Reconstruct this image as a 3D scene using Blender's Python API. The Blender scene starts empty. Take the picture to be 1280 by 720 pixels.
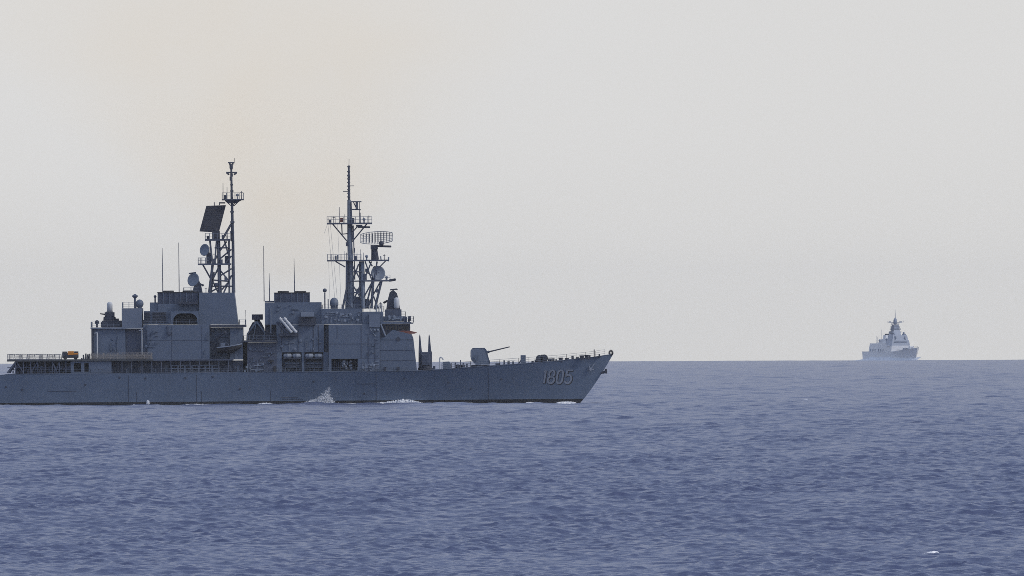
import bpy, math, random
import numpy as np
from mathutils import Vector, Matrix

random.seed(11)
rng = np.random.default_rng(5)
SC = bpy.context.scene
COL = SC.collection
R_ = math.radians

# ---------------------------------------------------------------- camera, sky, sun, exposure
EARTH = 6.371e6
CAM_H = 17.9
ANG = 4.75e-5                     # radians per photo pixel (1280 wide)
PITCH = 2.02e-3
ROLL = 0.0040
cam = bpy.data.cameras.new('camera')
cam.sensor_width = 36.0
cam.lens = 18.0 / math.tan(640 * ANG)
cam.clip_start = 1.0
cam.clip_end = 90000.0
camo = bpy.data.objects.new('camera', cam)
COL.objects.link(camo)
camo.matrix_world = (Matrix.Translation((0, 0, CAM_H)) @ Matrix.Rotation(math.pi / 2 + PITCH, 4, 'X')
                     @ Matrix.Rotation(-ROLL, 4, 'Z'))
SC.camera = camo

SUN_AZ, SUN_EL = 110.0, 38.0      # clockwise from +Y (view direction)
world = bpy.data.worlds.new('World')
SC.world = world
world.use_nodes = True
wn = world.node_tree
wn.nodes.clear()
def wnode(t, **k):
    n = wn.nodes.new(t)
    for a, b in k.items():
        setattr(n, a, b)
    return n
wl = wn.links.new
w_out = wnode('ShaderNodeOutputWorld')
w_bg = wnode('ShaderNodeBackground')
w_bg.inputs[1].default_value = 0.10
sky = wnode('ShaderNodeTexSky', sky_type='NISHITA', sun_disc=False)
sky.sun_elevation = R_(SUN_EL)
sky.sun_rotation = R_(SUN_AZ)
sky.air_density = 1.3
sky.dust_density = 3.0
tc = wnode('ShaderNodeTexCoord')
sep = wnode('ShaderNodeSeparateXYZ')
wl(tc.outputs['Generated'], sep.inputs[0])
ramp = wnode('ShaderNodeValToRGB')          # how much thin cloud veils the blue, by elevation
ramp.color_ramp.interpolation = 'EASE'
ramp.color_ramp.elements[0].position = 0.10
ramp.color_ramp.elements[0].color = (0.97, 0.97, 0.97, 1)
ramp.color_ramp.elements[1].position = 0.55
ramp.color_ramp.elements[1].color = (0.55, 0.55, 0.55, 1)
wl(sep.outputs['Z'], ramp.inputs[0])
cloudn = wnode('ShaderNodeTexNoise')        # broad soft cloud mottling
cloudn.inputs['Scale'].default_value = 5.0
cloudn.inputs['Detail'].default_value = 4.0
mp = wnode('ShaderNodeMapping')
mp.inputs['Scale'].default_value = (1.0, 1.0, 4.0)
wl(tc.outputs['Generated'], mp.inputs[0])
wl(mp.outputs[0], cloudn.inputs['Vector'])
cr = wnode('ShaderNodeValToRGB')
cr.color_ramp.elements[0].position = 0.3
cr.color_ramp.elements[0].color = (6.75, 6.7, 6.6, 1)
cr.color_ramp.elements[1].position = 0.7
cr.color_ramp.elements[1].color = (7.4, 7.36, 7.3, 1)
wl(cloudn.outputs[0], cr.inputs[0])
cool = wnode('ShaderNodeValToRGB')          # the cloud deck: pale near the horizon, blue-grey higher up
cool.color_ramp.elements[0].position = 0.085
cool.color_ramp.elements[0].color = (1, 1, 1, 1)
cool.color_ramp.elements[1].position = 0.26
cool.color_ramp.elements[1].color = (0.68, 0.82, 1.19, 1)
wl(sep.outputs['Z'], cool.inputs[0])
mul = wnode('ShaderNodeMix', data_type='RGBA', blend_type='MULTIPLY')
mul.inputs['Factor'].default_value = 1.0
wl(cr.outputs[0], mul.inputs[6])
wl(cool.outputs[0], mul.inputs[7])
mix = wnode('ShaderNodeMix', data_type='RGBA')
wl(ramp.outputs[0], mix.inputs['Factor'])
wl(sky.outputs[0], mix.inputs[6])
wl(mul.outputs[2], mix.inputs[7])
wl(mix.outputs[2], w_bg.inputs[0])
wl(w_bg.outputs[0], w_out.inputs[0])

sun = bpy.data.lights.new('sun', 'SUN')
sun.energy = 1.3
sun.angle = R_(12)
sun.color = (1.0, 0.95, 0.88)
suno = bpy.data.objects.new('sun', sun)
COL.objects.link(suno)
sd = Vector((math.sin(R_(SUN_AZ)) * math.cos(R_(SUN_EL)), math.cos(R_(SUN_AZ)) * math.cos(R_(SUN_EL)), math.sin(R_(SUN_EL))))
suno.rotation_euler = sd.to_track_quat('Z', 'Y').to_euler()

SC.cycles.use_denoising = False
SC.cycles.filter_width = 0.85
SC.view_settings.view_transform = 'Standard'
SC.view_settings.look = 'None'
SC.view_settings.gamma = 1.0
SC.view_settings.exposure = 0.0
SC.view_settings.use_curve_mapping = False

# ---------------------------------------------------------------- materials
def newmat(name):
    m = bpy.data.materials.new(name)
    m.use_nodes = True
    nt = m.node_tree
    return m, nt, nt.nodes['Principled BSDF']

def paint(name, col, rough=0.6, var=0.12, stain=0.0, stain_col=(0.12, 0.07, 0.045), metal=0.0, scale=0.35, bump=0.02):
    """weathered ship paint: uneven fading, vertical run-off streaks, slight plate unevenness"""
    m, nt, b = newmat(name)
    N, L = nt.nodes.new, nt.links.new
    t = N('ShaderNodeTexCoord')
    n1 = N('ShaderNodeTexNoise')
    n1.inputs['Scale'].default_value = scale
    n1.inputs['Detail'].default_value = 6
    n1.inputs['Roughness'].default_value = 0.65
    L(t.outputs['Object'], n1.inputs['Vector'])
    r1 = N('ShaderNodeValToRGB')
    r1.color_ramp.elements[0].position = 0.3
    r1.color_ramp.elements[1].position = 0.7
    r1.color_ramp.elements[0].color = (*[c * (1 - var) for c in col], 1)
    r1.color_ramp.elements[1].color = (*[min(1, c * (1 + var)) for c in col], 1)
    L(n1.outputs[0], r1.inputs[0])
    last = r1.outputs[0]
    if stain > 0:
        mpn = N('ShaderNodeMapping')
        mpn.inputs['Scale'].default_value = (0.9, 0.9, 0.09)
        L(t.outputs['Object'], mpn.inputs[0])
        n2 = N('ShaderNodeTexNoise')
        n2.inputs['Scale'].default_value = 1.0
        n2.inputs['Detail'].default_value = 5
        L(mpn.outputs[0], n2.inputs['Vector'])
        r2 = N('ShaderNodeValToRGB')
        r2.color_ramp.elements[0].position = 0.56
        r2.color_ramp.elements[0].color = (0, 0, 0, 1)
        r2.color_ramp.elements[1].position = 0.74
        r2.color_ramp.elements[1].color = (stain, stain, stain, 1)
        L(n2.outputs[0], r2.inputs[0])
        mx = N('ShaderNodeMix')
        mx.data_type = 'RGBA'
        L(r2.outputs[0], mx.inputs['Factor'])
        L(last, mx.inputs[6])
        mx.inputs[7].default_value = (*stain_col, 1)
        last = mx.outputs[2]
    L(last, b.inputs['Base Color'])
    b.inputs['Roughness'].default_value = rough
    b.inputs['Metallic'].default_value = metal
    if bump:
        n3 = N('ShaderNodeTexNoise')
        n3.inputs['Scale'].default_value = 1.2
        n3.inputs['Detail'].default_value = 2
        L(t.outputs['Object'], n3.inputs['Vector'])
        bp = N('ShaderNodeBump')
        bp.inputs['Strength'].default_value = 0.5
        bp.inputs['Distance'].default_value = bump
        L(n3.outputs[0], bp.inputs['Height'])
        L(bp.outputs[0], b.inputs['Normal'])
    return m

M_GREY = paint('haze_grey_paint', (0.093, 0.126, 0.190), 0.6, 0.07, 0.12, (0.05, 0.055, 0.075))
M_GREY2 = paint('haze_grey_paint_light', (0.128, 0.162, 0.228), 0.6, 0.08, 0.15, (0.07, 0.075, 0.095))
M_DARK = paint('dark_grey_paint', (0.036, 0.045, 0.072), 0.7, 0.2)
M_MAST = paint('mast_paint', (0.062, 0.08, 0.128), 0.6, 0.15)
M_MASTL = paint('mast_paint_light', (0.18, 0.22, 0.29), 0.6, 0.1)
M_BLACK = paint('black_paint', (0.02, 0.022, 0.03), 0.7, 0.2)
M_DECK = paint('deck_paint', (0.06, 0.068, 0.08), 0.85, 0.2)
M_PALE = paint('pale_grey_paint', (0.50, 0.53, 0.57), 0.55, 0.06)
M_NUM = paint('hull_number_paint', (0.205, 0.24, 0.305), 0.6, 0.08)
M_NET = paint('netting_cord', (0.30, 0.28, 0.26), 0.9, 0.1)
M_RAIL = paint('rail_paint', (0.20, 0.23, 0.28), 0.6, 0.1)
M_RUST = paint('faded_red_canvas', (0.20, 0.075, 0.06), 0.8, 0.2)
M_ORANGE = paint('orange_paint', (0.62, 0.24, 0.03), 0.5, 0.15)
M_GLASS = paint('bridge_glass', (0.012, 0.014, 0.02), 0.12, 0.1, bump=0)
M_FAR = paint('hazed_naval_grey', (0.70, 0.72, 0.75), 0.55, 0.08)  # far ship's grey lightened so the colour itself carries some haze
M_FARM = paint('naval_grey_shaded', (0.40, 0.45, 0.54), 0.6, 0.08)  # darker copy of the far grey; paints shading on bridge front, top and mast
M_FARD = paint('naval_deck_grey', (0.24, 0.28, 0.36), 0.7, 0.1)

def hull_mat():
    m = paint('hull_paint', (0.098, 0.138, 0.210), 0.55, 0.08, 0.2, (0.06, 0.062, 0.08), scale=0.22, bump=0.05)
    nt = m.node_tree
    N, L = nt.nodes.new, nt.links.new
    b = nt.nodes['Principled BSDF']
    src = b.inputs['Base Color'].links[0].from_socket
    t = N('ShaderNodeTexCoord')
    s = N('ShaderNodeSeparateXYZ')
    L(t.outputs['Object'], s.inputs[0])
    lt = N('ShaderNodeMath')
    lt.operation = 'LESS_THAN'
    lt.inputs[1].default_value = 0.80          # black boot topping at the waterline
    L(s.outputs['Z'], lt.inputs[0])
    mx = N('ShaderNodeMix')
    mx.data_type = 'RGBA'
    L(lt.outputs[0], mx.inputs['Factor'])
    L(src, mx.inputs[6])
    mx.inputs[7].default_value = (0.012, 0.014, 0.02, 1)
    L(mx.outputs[2], b.inputs['Base Color'])
    return m
M_HULL = hull_mat()

def foam_mat():
    m, nt, b = newmat('foam')
    N, L = nt.nodes.new, nt.links.new
    t = N('ShaderNodeTexCoord')
    n = N('ShaderNodeTexNoise')
    n.inputs['Scale'].default_value = 1.5
    n.inputs['Detail'].default_value = 5
    L(t.outputs['Object'], n.inputs['Vector'])
    r = N('ShaderNodeValToRGB')
    r.color_ramp.elements[0].position = 0.35
    r.color_ramp.elements[0].color = (0.50, 0.55, 0.64, 1)
    r.color_ramp.elements[1].position = 0.6
    r.color_ramp.elements[1].color = (0.86, 0.88, 0.91, 1)
    L(n.outputs[0], r.inputs[0])
    L(r.outputs[0], b.inputs['Base Color'])
    b.inputs['Roughness'].default_value = 0.7
    return m
M_FOAM = foam_mat()

def water_mat():
    m, nt, b = newmat('sea_water')
    N, L = nt.nodes.new, nt.links.new
    b.inputs['Base Color'].default_value = (0.068, 0.086, 0.168, 1)
    b.inputs['IOR'].default_value = 1.333
    b.inputs['Roughness'].default_value = 0.26
    t = N('ShaderNodeTexCoord')
    mpn = N('ShaderNodeMapping')
    mpn.inputs['Scale'].default_value = (0.9, 1.0, 1.0)
    mpn.inputs['Rotation'].default_value = (0, 0, R_(8))
    L(t.outputs['Object'], mpn.inputs[0])
    n1 = N('ShaderNodeTexNoise')
    n1.inputs['Scale'].default_value = 1.9
    n1.inputs['Detail'].default_value = 4
    n1.inputs['Roughness'].default_value = 0.6
    L(mpn.outputs[0], n1.inputs['Vector'])
    bp = N('ShaderNodeBump')
    bp.inputs['Strength'].default_value = 0.8
    bp.inputs['Distance'].default_value = 0.17
    L(n1.outputs[0], bp.inputs['Height'])
    L(bp.outputs[0], b.inputs['Normal'])
    return m
M_SEA = water_mat()

# ---------------------------------------------------------------- mesh helpers
class MB:
    def __init__(s):
        s.v, s.f, s.mi = [], [], []
        s.marks = []
        s.cur = 0
    def add(s, vs, fs):
        o = len(s.v)
        s.marks.append((o, len(s.f)))
        s.v += [tuple(p) for p in vs]
        s.f += [tuple(i + o for i in f) for f in fs]
        s.mi += [s.cur] * len(fs)
        return s
    def box(s, x0, x1, y0, y1, z0, z1):
        return s.add([(x0, y0, z0), (x1, y0, z0), (x1, y1, z0), (x0, y1, z0), (x0, y0, z1), (x1, y0, z1), (x1, y1, z1), (x0, y1, z1)],
                     [(0, 3, 2, 1), (4, 5, 6, 7), (0, 1, 5, 4), (1, 2, 6, 5), (2, 3, 7, 6), (3, 0, 4, 7)])
    def prism(s, poly, y0, y1):
        """polygon [(x, z)] extruded along y"""
        n = len(poly)
        a = sum(poly[i][0] * poly[(i + 1) % n][1] - poly[(i + 1) % n][0] * poly[i][1] for i in range(n))
        if a < 0:
            poly = poly[::-1]
        vs = [(x, y0, z) for x, z in poly] + [(x, y1, z) for x, z in poly]
        fs = [tuple(range(n)), tuple(range(2 * n - 1, n - 1, -1))]
        fs += [(i, i + n, (i + 1) % n + n, (i + 1) % n) for i in range(n)]
        return s.add(vs, fs)
    def tube(s, a, b, r0, r1=None, n=6, cap=True):
        a, b = Vector(a), Vector(b)
        r1 = r0 if r1 is None else r1
        d = (b - a)
        if d.length < 1e-6:
            return s
        q = d.to_track_quat('Z', 'Y')
        vs = []
        for p, r in ((a, r0), (b, r1)):
            for k in range(n):
                t = 2 * math.pi * (k + .5) / n
                vs.append(p + q @ Vector((r * math.cos(t), r * math.sin(t), 0)))
        fs = [(k, (k + 1) % n, (k + 1) % n + n, k + n) for k in range(n)]
        if cap:
            fs += [tuple(range(n - 1, -1, -1)), tuple(range(n, 2 * n))]
        return s.add(vs, fs)
    def path(s, pts, r, n=5):
        for a, b in zip(pts[:-1], pts[1:]):
            s.tube(a, b, r, n=n)
        return s
    def lathe(s, c, prof, axis=(0, 0, 1), n=20):
        """profile [(radius, height)] turned about axis through c"""
        c = Vector(c)
        q = Vector(axis).to_track_quat('Z', 'Y')
        vs, fs = [], []
        for r, h in prof:
            for k in range(n):
                t = 2 * math.pi * k / n
                vs.append(c + q @ Vector((r * math.cos(t), r * math.sin(t), h)))
        m = len(prof)
        for j in range(m - 1):
            for k in range(n):
                fs.append((j * n + k, j * n + (k + 1) % n, (j + 1) * n + (k + 1) % n, (j + 1) * n + k))
        fs.append(tuple(range(n - 1, -1, -1)))
        fs.append(tuple(range((m - 1) * n, m * n)))
        return s.add(vs, fs)
    def ball(s, c, r, n=12, sz=1.0):
        prof = []
        m = n // 2
        for j in range(m + 1):
            t = -math.pi / 2 + math.pi * j / m
            prof.append((max(r * math.cos(t), r * .02), r * sz * math.sin(t)))
        return s.lathe(c, prof, n=n)
    def dish(s, c, axis, r, depth, th=0.12, n=24):
        prof = []
        for j in range(7):
            t = j / 6
            prof.append((max(r * t, .01), depth * t * t))
        for j in range(6, -1, -1):
            t = j / 6
            prof.append((max(r * t - (0 if j < 6 else -.02), .01), depth * t * t - th - .001))
        prof = prof[7:][::-1] + prof[:7][::-1]
        return s.lathe(c, prof, axis, n)
    def build(s, name, mat, parent=None, smooth=False, bevel=0):
        me = bpy.data.meshes.new(name)
        me.from_pydata(s.v, [], s.f)
        mats = mat if isinstance(mat, (list, tuple)) else [mat]
        for m in mats:
            me.materials.append(m)
        if len(mats) > 1:
            me.polygons.foreach_set('material_index', s.mi)
        if smooth:
            me.polygons.foreach_set('use_smooth', [True] * len(me.polygons))
        me.update()
        o = bpy.data.objects.new(name, me)
        COL.objects.link(o)
        if parent:
            o.parent = parent
        if bevel:
            b = o.modifiers.new('bevel', 'BEVEL')
            b.width = bevel
            b.segments = 2
            b.limit_method = 'ANGLE'
        return o

def build_each(mb, name, mat, parent, **k):
    """every piece added to the builder becomes a part of its own"""
    ends = mb.marks[1:] + [(len(mb.v), len(mb.f))]
    for (v0, f0), (v1, f1) in zip(mb.marks, ends):
        q = MB()
        q.add(mb.v[v0:v1], [tuple(i - v0 for i in f) for f in mb.f[f0:f1]])
        q.build(name, mat, parent, **k)

def tag(o, label=None, cat=None, group=None, kind=None):
    for k, v in (('label', label), ('category', cat), ('group', group), ('kind', kind)):
        if v:
            o[k] = v
    return o
def empty(name, loc):
    o = bpy.data.objects.new(name, None)
    COL.objects.link(o)
    o.location = loc
    return o

# ---------------------------------------------------------------- the sea: curved like the Earth, real wave geometry
NW = 100
lam = np.exp(np.linspace(math.log(1.0), math.log(30.0), NW)) * (1 + .03 * rng.standard_normal(NW))
kk = 2 * np.pi / lam
th = R_(-97) + rng.standard_normal(NW) * R_(50)
slope = np.where(lam < 1.9, 0.050, 0.050 * (1.9 / lam) ** 0.75)
NS = 10                                   # a low swell under the chop
lam = np.concatenate([lam, np.exp(np.linspace(math.log(32), math.log(95), NS))])
kk = 2 * np.pi / lam
th = np.concatenate([th, R_(-78) + rng.standard_normal(NS) * R_(22)])
slope = np.concatenate([slope, np.where(lam[-NS:] > 50, 0.010, 0.006)])
NW += NS
amp = slope / kk
ph = rng.uniform(0, 2 * np.pi, NW)
kx, ky = kk * np.cos(th), kk * np.sin(th)

def waves(x, y, cell):
    z = np.zeros_like(x)
    dx = np.zeros_like(x)
    dy = np.zeros_like(x)
    # gusts: patches tens to hundreds of metres long where the chop is steeper or flatter
    g = 1 + .10 * np.sin(x / 9.1 + y / 31.0 + 1) + .10 * np.sin(x / 23.0 - y / 57.0 + 2.2) + .12 * np.sin(x / 5.3 - y / 83.0) + .06 * np.sin(-x / 41.0 + y / 140.0 + .7)
    for i in range(NW):
        w = np.clip(lam[i] / (2.4 * cell) - 1.0, 0, 1)
        if not w.any():
            continue
        if lam[i] < 12:
            w = w * g
        a = (kx[i] * x + ky[i] * y + ph[i])
        a = np.remainder(a, 2 * np.pi).astype(np.float32)
        c, s_ = np.cos(a), np.sin(a)
        z += w * amp[i] * c
        dx -= w * amp[i] * 0.95 * math.cos(th[i]) * s_
        dy -= w * amp[i] * 0.95 * math.sin(th[i]) * s_
    return z, dx, dy
def sea_z(x, y):
    z, _, _ = waves(np.array([float(x)]), np.array([float(y)]), np.array([0.5]))
    return float(z[0]) - (x * x + y * y) / (2 * EARTH) - 0.3

def build_sea():
    rr = [25.0]
    while rr[-1] < 1150:
        rr.append(rr[-1] * 1.035)
    while rr[-1] < 16500:
        r = rr[-1]
        rr.append(r + 0.25 * max(1.0, r / 1650) ** 1.5)
    rr = np.array(rr)
    half, nd = R_(2.0), 320
    step = half / nd
    a = [i * step for i in range(nd + 1)]
    d = step
    while a[-1] < R_(75):
        d *= 1.09
        a.append(a[-1] + d)
    a = np.array(a)
    a = np.concatenate([-a[:0:-1], a])
    da = np.gradient(a)
    nr, na = len(rr), len(a)
    dr = np.gradient(rr)
    co = np.empty((nr, na, 3), np.float32)
    sa, ca = np.sin(a), np.cos(a)
    CH = 256
    for i in range(0, nr, CH):
        r = rr[i:i + CH, None]
        x = (r * sa[None]).ravel()
        y = (r * ca[None]).ravel()
        cell = np.maximum(np.broadcast_to(dr[i:i + CH, None], (r.shape[0], na)), r * da[None]).ravel()
        z, dx, dy = waves(x, y, cell)
        z = z - (x * x + y * y) / (2 * EARTH) - 0.3
        co[i:i + CH, :, 0] = (x + dx).reshape(-1, na)
        co[i:i + CH, :, 1] = (y + dy).reshape(-1, na)
        co[i:i + CH, :, 2] = z.reshape(-1, na)
    me = bpy.data.meshes.new('sea')
    me.vertices.add(nr * na)
    me.vertices.foreach_set('co', co.ravel())
    nf = (nr - 1) * (na - 1)
    base = (np.arange(nr - 1)[:, None] * na + np.arange(na - 1)[None]).ravel()
    quads = np.stack([base, base + na, base + na + 1, base + 1], 1)[:, ::-1].astype(np.int32)
    me.loops.add(nf * 4)
    me.loops.foreach_set('vertex_index', np.ascontiguousarray(quads).ravel())
    me.polygons.add(nf)
    me.polygons.foreach_set('loop_start', np.arange(0, nf * 4, 4, dtype=np.int32))
    me.polygons.foreach_set('use_smooth', np.ones(nf, bool))
    me.update(calc_edges=True)
    me.materials.append(M_SEA)
    o = bpy.data.objects.new('sea', me)
    COL.objects.link(o)
    tag(o, 'choppy blue-grey open sea running out to the horizon', 'sea', kind='structure')
    return o
build_sea()

def haze_box():
    m = bpy.data.materials.new('haze_air')
    m.use_nodes = True
    nt = m.node_tree
    nt.nodes.remove(nt.nodes['Principled BSDF'])
    v = nt.nodes.new('ShaderNodeVolumePrincipled')
    v.inputs['Color'].default_value = (0.96, 0.98, 1.0, 1)
    v.inputs['Density'].default_value = 1.15e-5
    nt.links.new(v.outputs[0], nt.nodes['Material Output'].inputs['Volume'])
    m.cycles.homogeneous_volume = True
    o = MB().box(-17500, 17500, -600, 17500, -60, 72).build('haze', m)
    tag(o, 'thin pale sea haze that fades the far warship and the horizon', 'haze', kind='stuff')
haze_box()

# ---------------------------------------------------------------- the near warship
S = 0.19                                   # metres per photo pixel at the ship
D_SHIP = 4000.0
def X(px):
    return (px - 640) * S
def Z(px, py):
    return (508 - 0.0069 * px - py) * S
def P(px, py, y):
    return Vector((X(px), y, Z(px, py)))
def pbox(mb, x0, x1, y0, y1, d0, d1):
    """a box given by photo-pixel sides (y0 above y1) and depth range d0..d1 in metres"""
    xm = (x0 + x1) / 2
    return mb.box(X(x0), X(x1), d0, d1, Z(xm, y1), Z(xm, y0))
def ppoly(pts):
    return [(X(a), Z(a, b)) for a, b in pts]
def B(x0, x1, y0, y1, d0, d1=None):
    return pbox(MB(), x0, x1, y0, y1, d0, -d0 if d1 is None else d1)

ship = empty('warship', (0, D_SHIP, -D_SHIP ** 2 / (2 * EARTH)))
ship.rotation_euler = (0, -(0.0069 - ROLL), 0)
tag(ship, 'large grey destroyer with two lattice masts and the number 1805 on its bow', 'warship')

# hull ---------------------------------------------------------
sheer = [(-133, 482), (-16, 481.5), (-13, 480), (-2, 469.6), (9, 467.8), (60, 467.4), (300, 465.6), (480, 464.0), (520, 463.6), (545, 462.3), (580, 459.7), (620, 456.9),
         (660, 454.2), (700, 451.0), (740, 446.8), (768, 442.5)]
def sheer_py(px):
    return float(np.interp(px, [a for a, b in sheer], [b for a, b in sheer]))
PXS = -133.0
def px_end(v):
    if v >= 0:
        return 725.5 + 41.0 * v ** 0.92
    return 725.5 - 22 * (-v)
def half_b(s, v):
    """half breadth at length fraction s (0 stern .. 1 stem) and height fraction v (0 waterline, 1 deck edge, -1 keel)"""
    def fair(s, s0, p, aft):
        f = 1.0
        if s > s0:
            f = 1 - ((s - s0) / (1 - s0)) ** p
        if s < .35:
            f *= aft + (1 - aft) * (1 - ((.35 - s) / .35) ** 2)
        return max(f, 0.004)
    wlb = 7.9 * fair(s, .42, 1.55, .70)
    dk = 8.5 * fair(s, .55, 2.3, .84)
    if v >= 0:
        return wlb + (dk - wlb) * v ** 1.35
    return max(wlb * (1 - (-v) ** 3), .02)
def hull_y(px, py):
    z, zd = Z(px, py), Z(px, sheer_py(px))
    v = min(max(z / zd, 0), 1)
    e = px_end(v)
    return -half_b((px - PXS) / (e - PXS), v)

def build_hull():
    ss = list((np.array([-133, -110, -80, -50, -30, -16, -12, -8, -4, 0, 4, 9, 14, 30]) - PXS) / (767 - PXS))
    ss += list(np.linspace(ss[-1] + .02, .995, 120)) + [1.0]
    vs = [-1, -.8, -.5, -.2, 0, .08, .2, .35, .5, .65, .8, .92, 1]
    mb = MB()
    for side in (-1, 1):
        grid = []
        for s in ss:
            col = []
            for v in vs:
                e = px_end(v)
                px = PXS + s * (e - PXS)
                zd = Z(px, sheer_py(px))
                z = v * zd if v >= 0 else v * 6.0
                col.append((X(px), side * half_b(s, v), z))
            grid.append(col)
        n = len(vs)
        fs = []
        for i in range(len(ss) - 1):
            for j in range(n - 1):
                q = (i * n + j, (i + 1) * n + j, (i + 1) * n + j + 1, i * n + j + 1)
                fs.append(q if side < 0 else q[::-1])
        mb.add([p for c in grid for p in c], fs)
        if side < 0:
            edge = [c[-1] for c in grid]
            st = grid[0]
    n = len(st)
    mb.add(st + [(x, -y, z) for x, y, z in st], [(i, i + 1, n + i + 1, n + i) for i in range(n - 1)])
    h = mb.build('hull', M_HULL, ship, smooth=True)
    h.data.materials[0] = M_HULL
    dk = MB()
    m = len(edge)
    dk.add([(x, y, z - .12) for x, y, z in edge] + [(x, -y, z - .12) for x, y, z in edge],
           [(i, i + 1, m + i + 1, m + i) for i in range(m - 1)])
    dk.build('deck', M_DECK, ship)
    # a thin gunwale bar standing along the deck edge
    gw = MB()
    for sg in (-1, 1):
        gw.path([(x, sg * abs(y), z + .02) for x, y, z in edge if x > X(9)][::2] + [(edge[-1][0], 0, edge[-1][2])], .07, 4)
    gw.build('gunwale', M_GREY2, ship)
    return h, edge
HULL, EDGE = build_hull()

# weld seams / rubbing lines and discharge openings on the hull side
for px in (161, 171, 246, 252, 338, 470, 610):
    pts = [(px, y) for y in np.linspace(sheer_py(px) + 3, 503 - .0069 * px + 1.5, 6)]
    if px in (171, 252, 338):
        pts = pts[3:]
    seam = MB()
    for a, b in zip(pts[:-1], pts[1:]):
        seam.tube(P(*a, hull_y(*a)), P(*b, hull_y(*b)), .06, n=4)
    seam.build('weld_seam', M_DARK, HULL)
for a, b, y in ((351, 372, 497), (352, 378, 499.0), (445, 470, 480), (60, 96, 489)):
    seam = MB()
    for q in range(4):
        u, w = a + (b - a) * q / 4, a + (b - a) * (q + 1) / 4
        seam.tube(P(u, y, hull_y(u, y)), P(w, y, hull_y(w, y)), .07, n=4)
    seam.build('weld_seam', M_DARK, HULL)
ov = MB()
for px, py in ((107, 481), (28, 487), (8, 484), (300, 486), (392, 477), (455, 492), (232, 472.5), (150, 472), (182, 473), (266, 471), (505, 473), (560, 478), (588, 486), (626, 474)):
    c = P(px, py, hull_y(px, py) - .02)
    ov.lathe(c + Vector((0, .15, 0)), [(.26, 0), (.26, .19), (.16, .2)], (0, -1, 0), 10)
build_each(ov, 'overboard_discharge', M_DARK, HULL)

# hull number --------------------------------------------------
def number():
    sl = 0.17
    def glyph(x0, w, strokes):
        return [[(x0 + 1.3 + u * w + sl * (t - 1) * 16, 463.2 + (1 - t) * 16.2) for u, t in st] for st in strokes]
    arc = lambda cx, cy, rx, ry, a0, a1, n=14: [(cx + rx * math.cos(R_(a0 + (a1 - a0) * i / n)), cy + ry * math.sin(R_(a0 + (a1 - a0) * i / n))) for i in range(n + 1)]
    G = {'1': [[(.5, 0), (.5, 1)], [(.5, 1), (.12, .84)]],
         '8': [arc(.5, .75, .38, .25, 0, 360, 22), arc(.5, .26, .46, .26, 0, 360, 24)],
         '0': [arc(.5, .72, .42, .28, 0, 180) + arc(.5, .28, .42, .28, 180, 360) + [(.92, .72)]],
         '5': [[(.95, 1), (.18, 1), (.12, .56)] + arc(.46, .33, .46, .33, 125, -150, 22)]}
    mb = MB()
    def ribbon(pts, wd, off, dx, dy):
        den = []
        for a, b in zip(pts[:-1], pts[1:]):
            k = max(1, int(math.dist(a, b) / .8))
            den += [(a[0] + (b[0] - a[0]) * i / k, a[1] + (b[1] - a[1]) * i / k) for i in range(k)]
        den.append(pts[-1])
        L_, R2 = [], []
        for i, p in enumerate(den):
            a, b = den[max(i - 1, 0)], den[min(i + 1, len(den) - 1)]
            t = (b[0] - a[0], b[1] - a[1])
            l = math.hypot(*t) or 1
            nx, ny = -t[1] / l * wd / 2, t[0] / l * wd / 2
            for lst, sg in ((L_, 1), (R2, -1)):
                q = (p[0] + dx + sg * nx, p[1] + dy + sg * ny)
                lst.append(P(q[0], q[1], hull_y(*q) - off))
        n = len(den)
        mb.add(L_ + R2, [(i, i + 1, n + i + 1, n + i) for i in range(n - 1)])
    for x0, w, ch in ((678.3, 5.0, '1'), (684.6, 8.6, '8'), (695.4, 8.2, '0'), (706.0, 8.8, '5')):
        for st in glyph(x0, w, G[ch]):
            mb.cur = 1
            ribbon(st, 2.7, .03, .85, .6)
            mb.cur = 0
            ribbon(st, 2.2, .07, 0, 0)
    mb.build('hull_number', [M_NUM, M_BLACK], HULL)
number()

# anchors ------------------------------------------------------
def anchor(cx, cy, y, tilt, parent_name='anchor'):
    mb = MB()
    c = P(cx, cy, y)
    def q(u, w):
        a = tilt
        return c + Vector((u * math.cos(a) - w * math.sin(a), -.25, u * math.sin(a) + w * math.cos(a)))
    mb.tube(q(0, 1.1), q(0, -.6), .16)
    mb.tube(q(0, -.6), q(.75, -.1), .2, .1)
    mb.tube(q(0, -.6), q(-.75, -.1), .2, .1)
    mb.tube(q(-.35, -.75), q(.35, -.75), .22)
    return mb
mb = anchor(739.5, 459.5, hull_y(739.5, 459.5) - .25, R_(-35))
mb.build('anchor', M_NUM, ship)
hw = MB()
for sg in (-1, 1):
    yy = hull_y(740, 459)
    hw.lathe(P(740, 458.5, sg * -yy * -1 if sg < 0 else -yy), [(1.5, -.25), (1.5, .22), (1.1, .24), (1.0, .05)], (0.25, -1 if sg < 0 else 1, -.2), 16)
build_each(hw, 'hawse_pipe', M_DARK, HULL)
mb = MB()
mb.tube(P(751, 466.5, 0), P(757.5, 464.3, 0), .28)
mb.tube(P(757, 461.3, 0), P(757.6, 467.2, 0), .3, .22)
mb.tube(P(757, 464.5, -1.0), P(757, 464.5, 1.0), .26)
mb.tube(P(757, 464.5, -1.0), P(754, 467.3, -1.1), .22, .1)
mb.tube(P(757, 464.5, 1.0), P(754, 467.3, 1.1), .22, .1)
mb.build('stem_anchor', M_DARK, ship)
mb = MB()
ring = [(763.6 + 2.0 * math.cos(t), 441.2 - 2.9 * math.sin(t)) for t in np.linspace(0, 2 * math.pi, 15)]
mb.path([P(a, b, 0) for a, b in ring], .24, 6)
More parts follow.
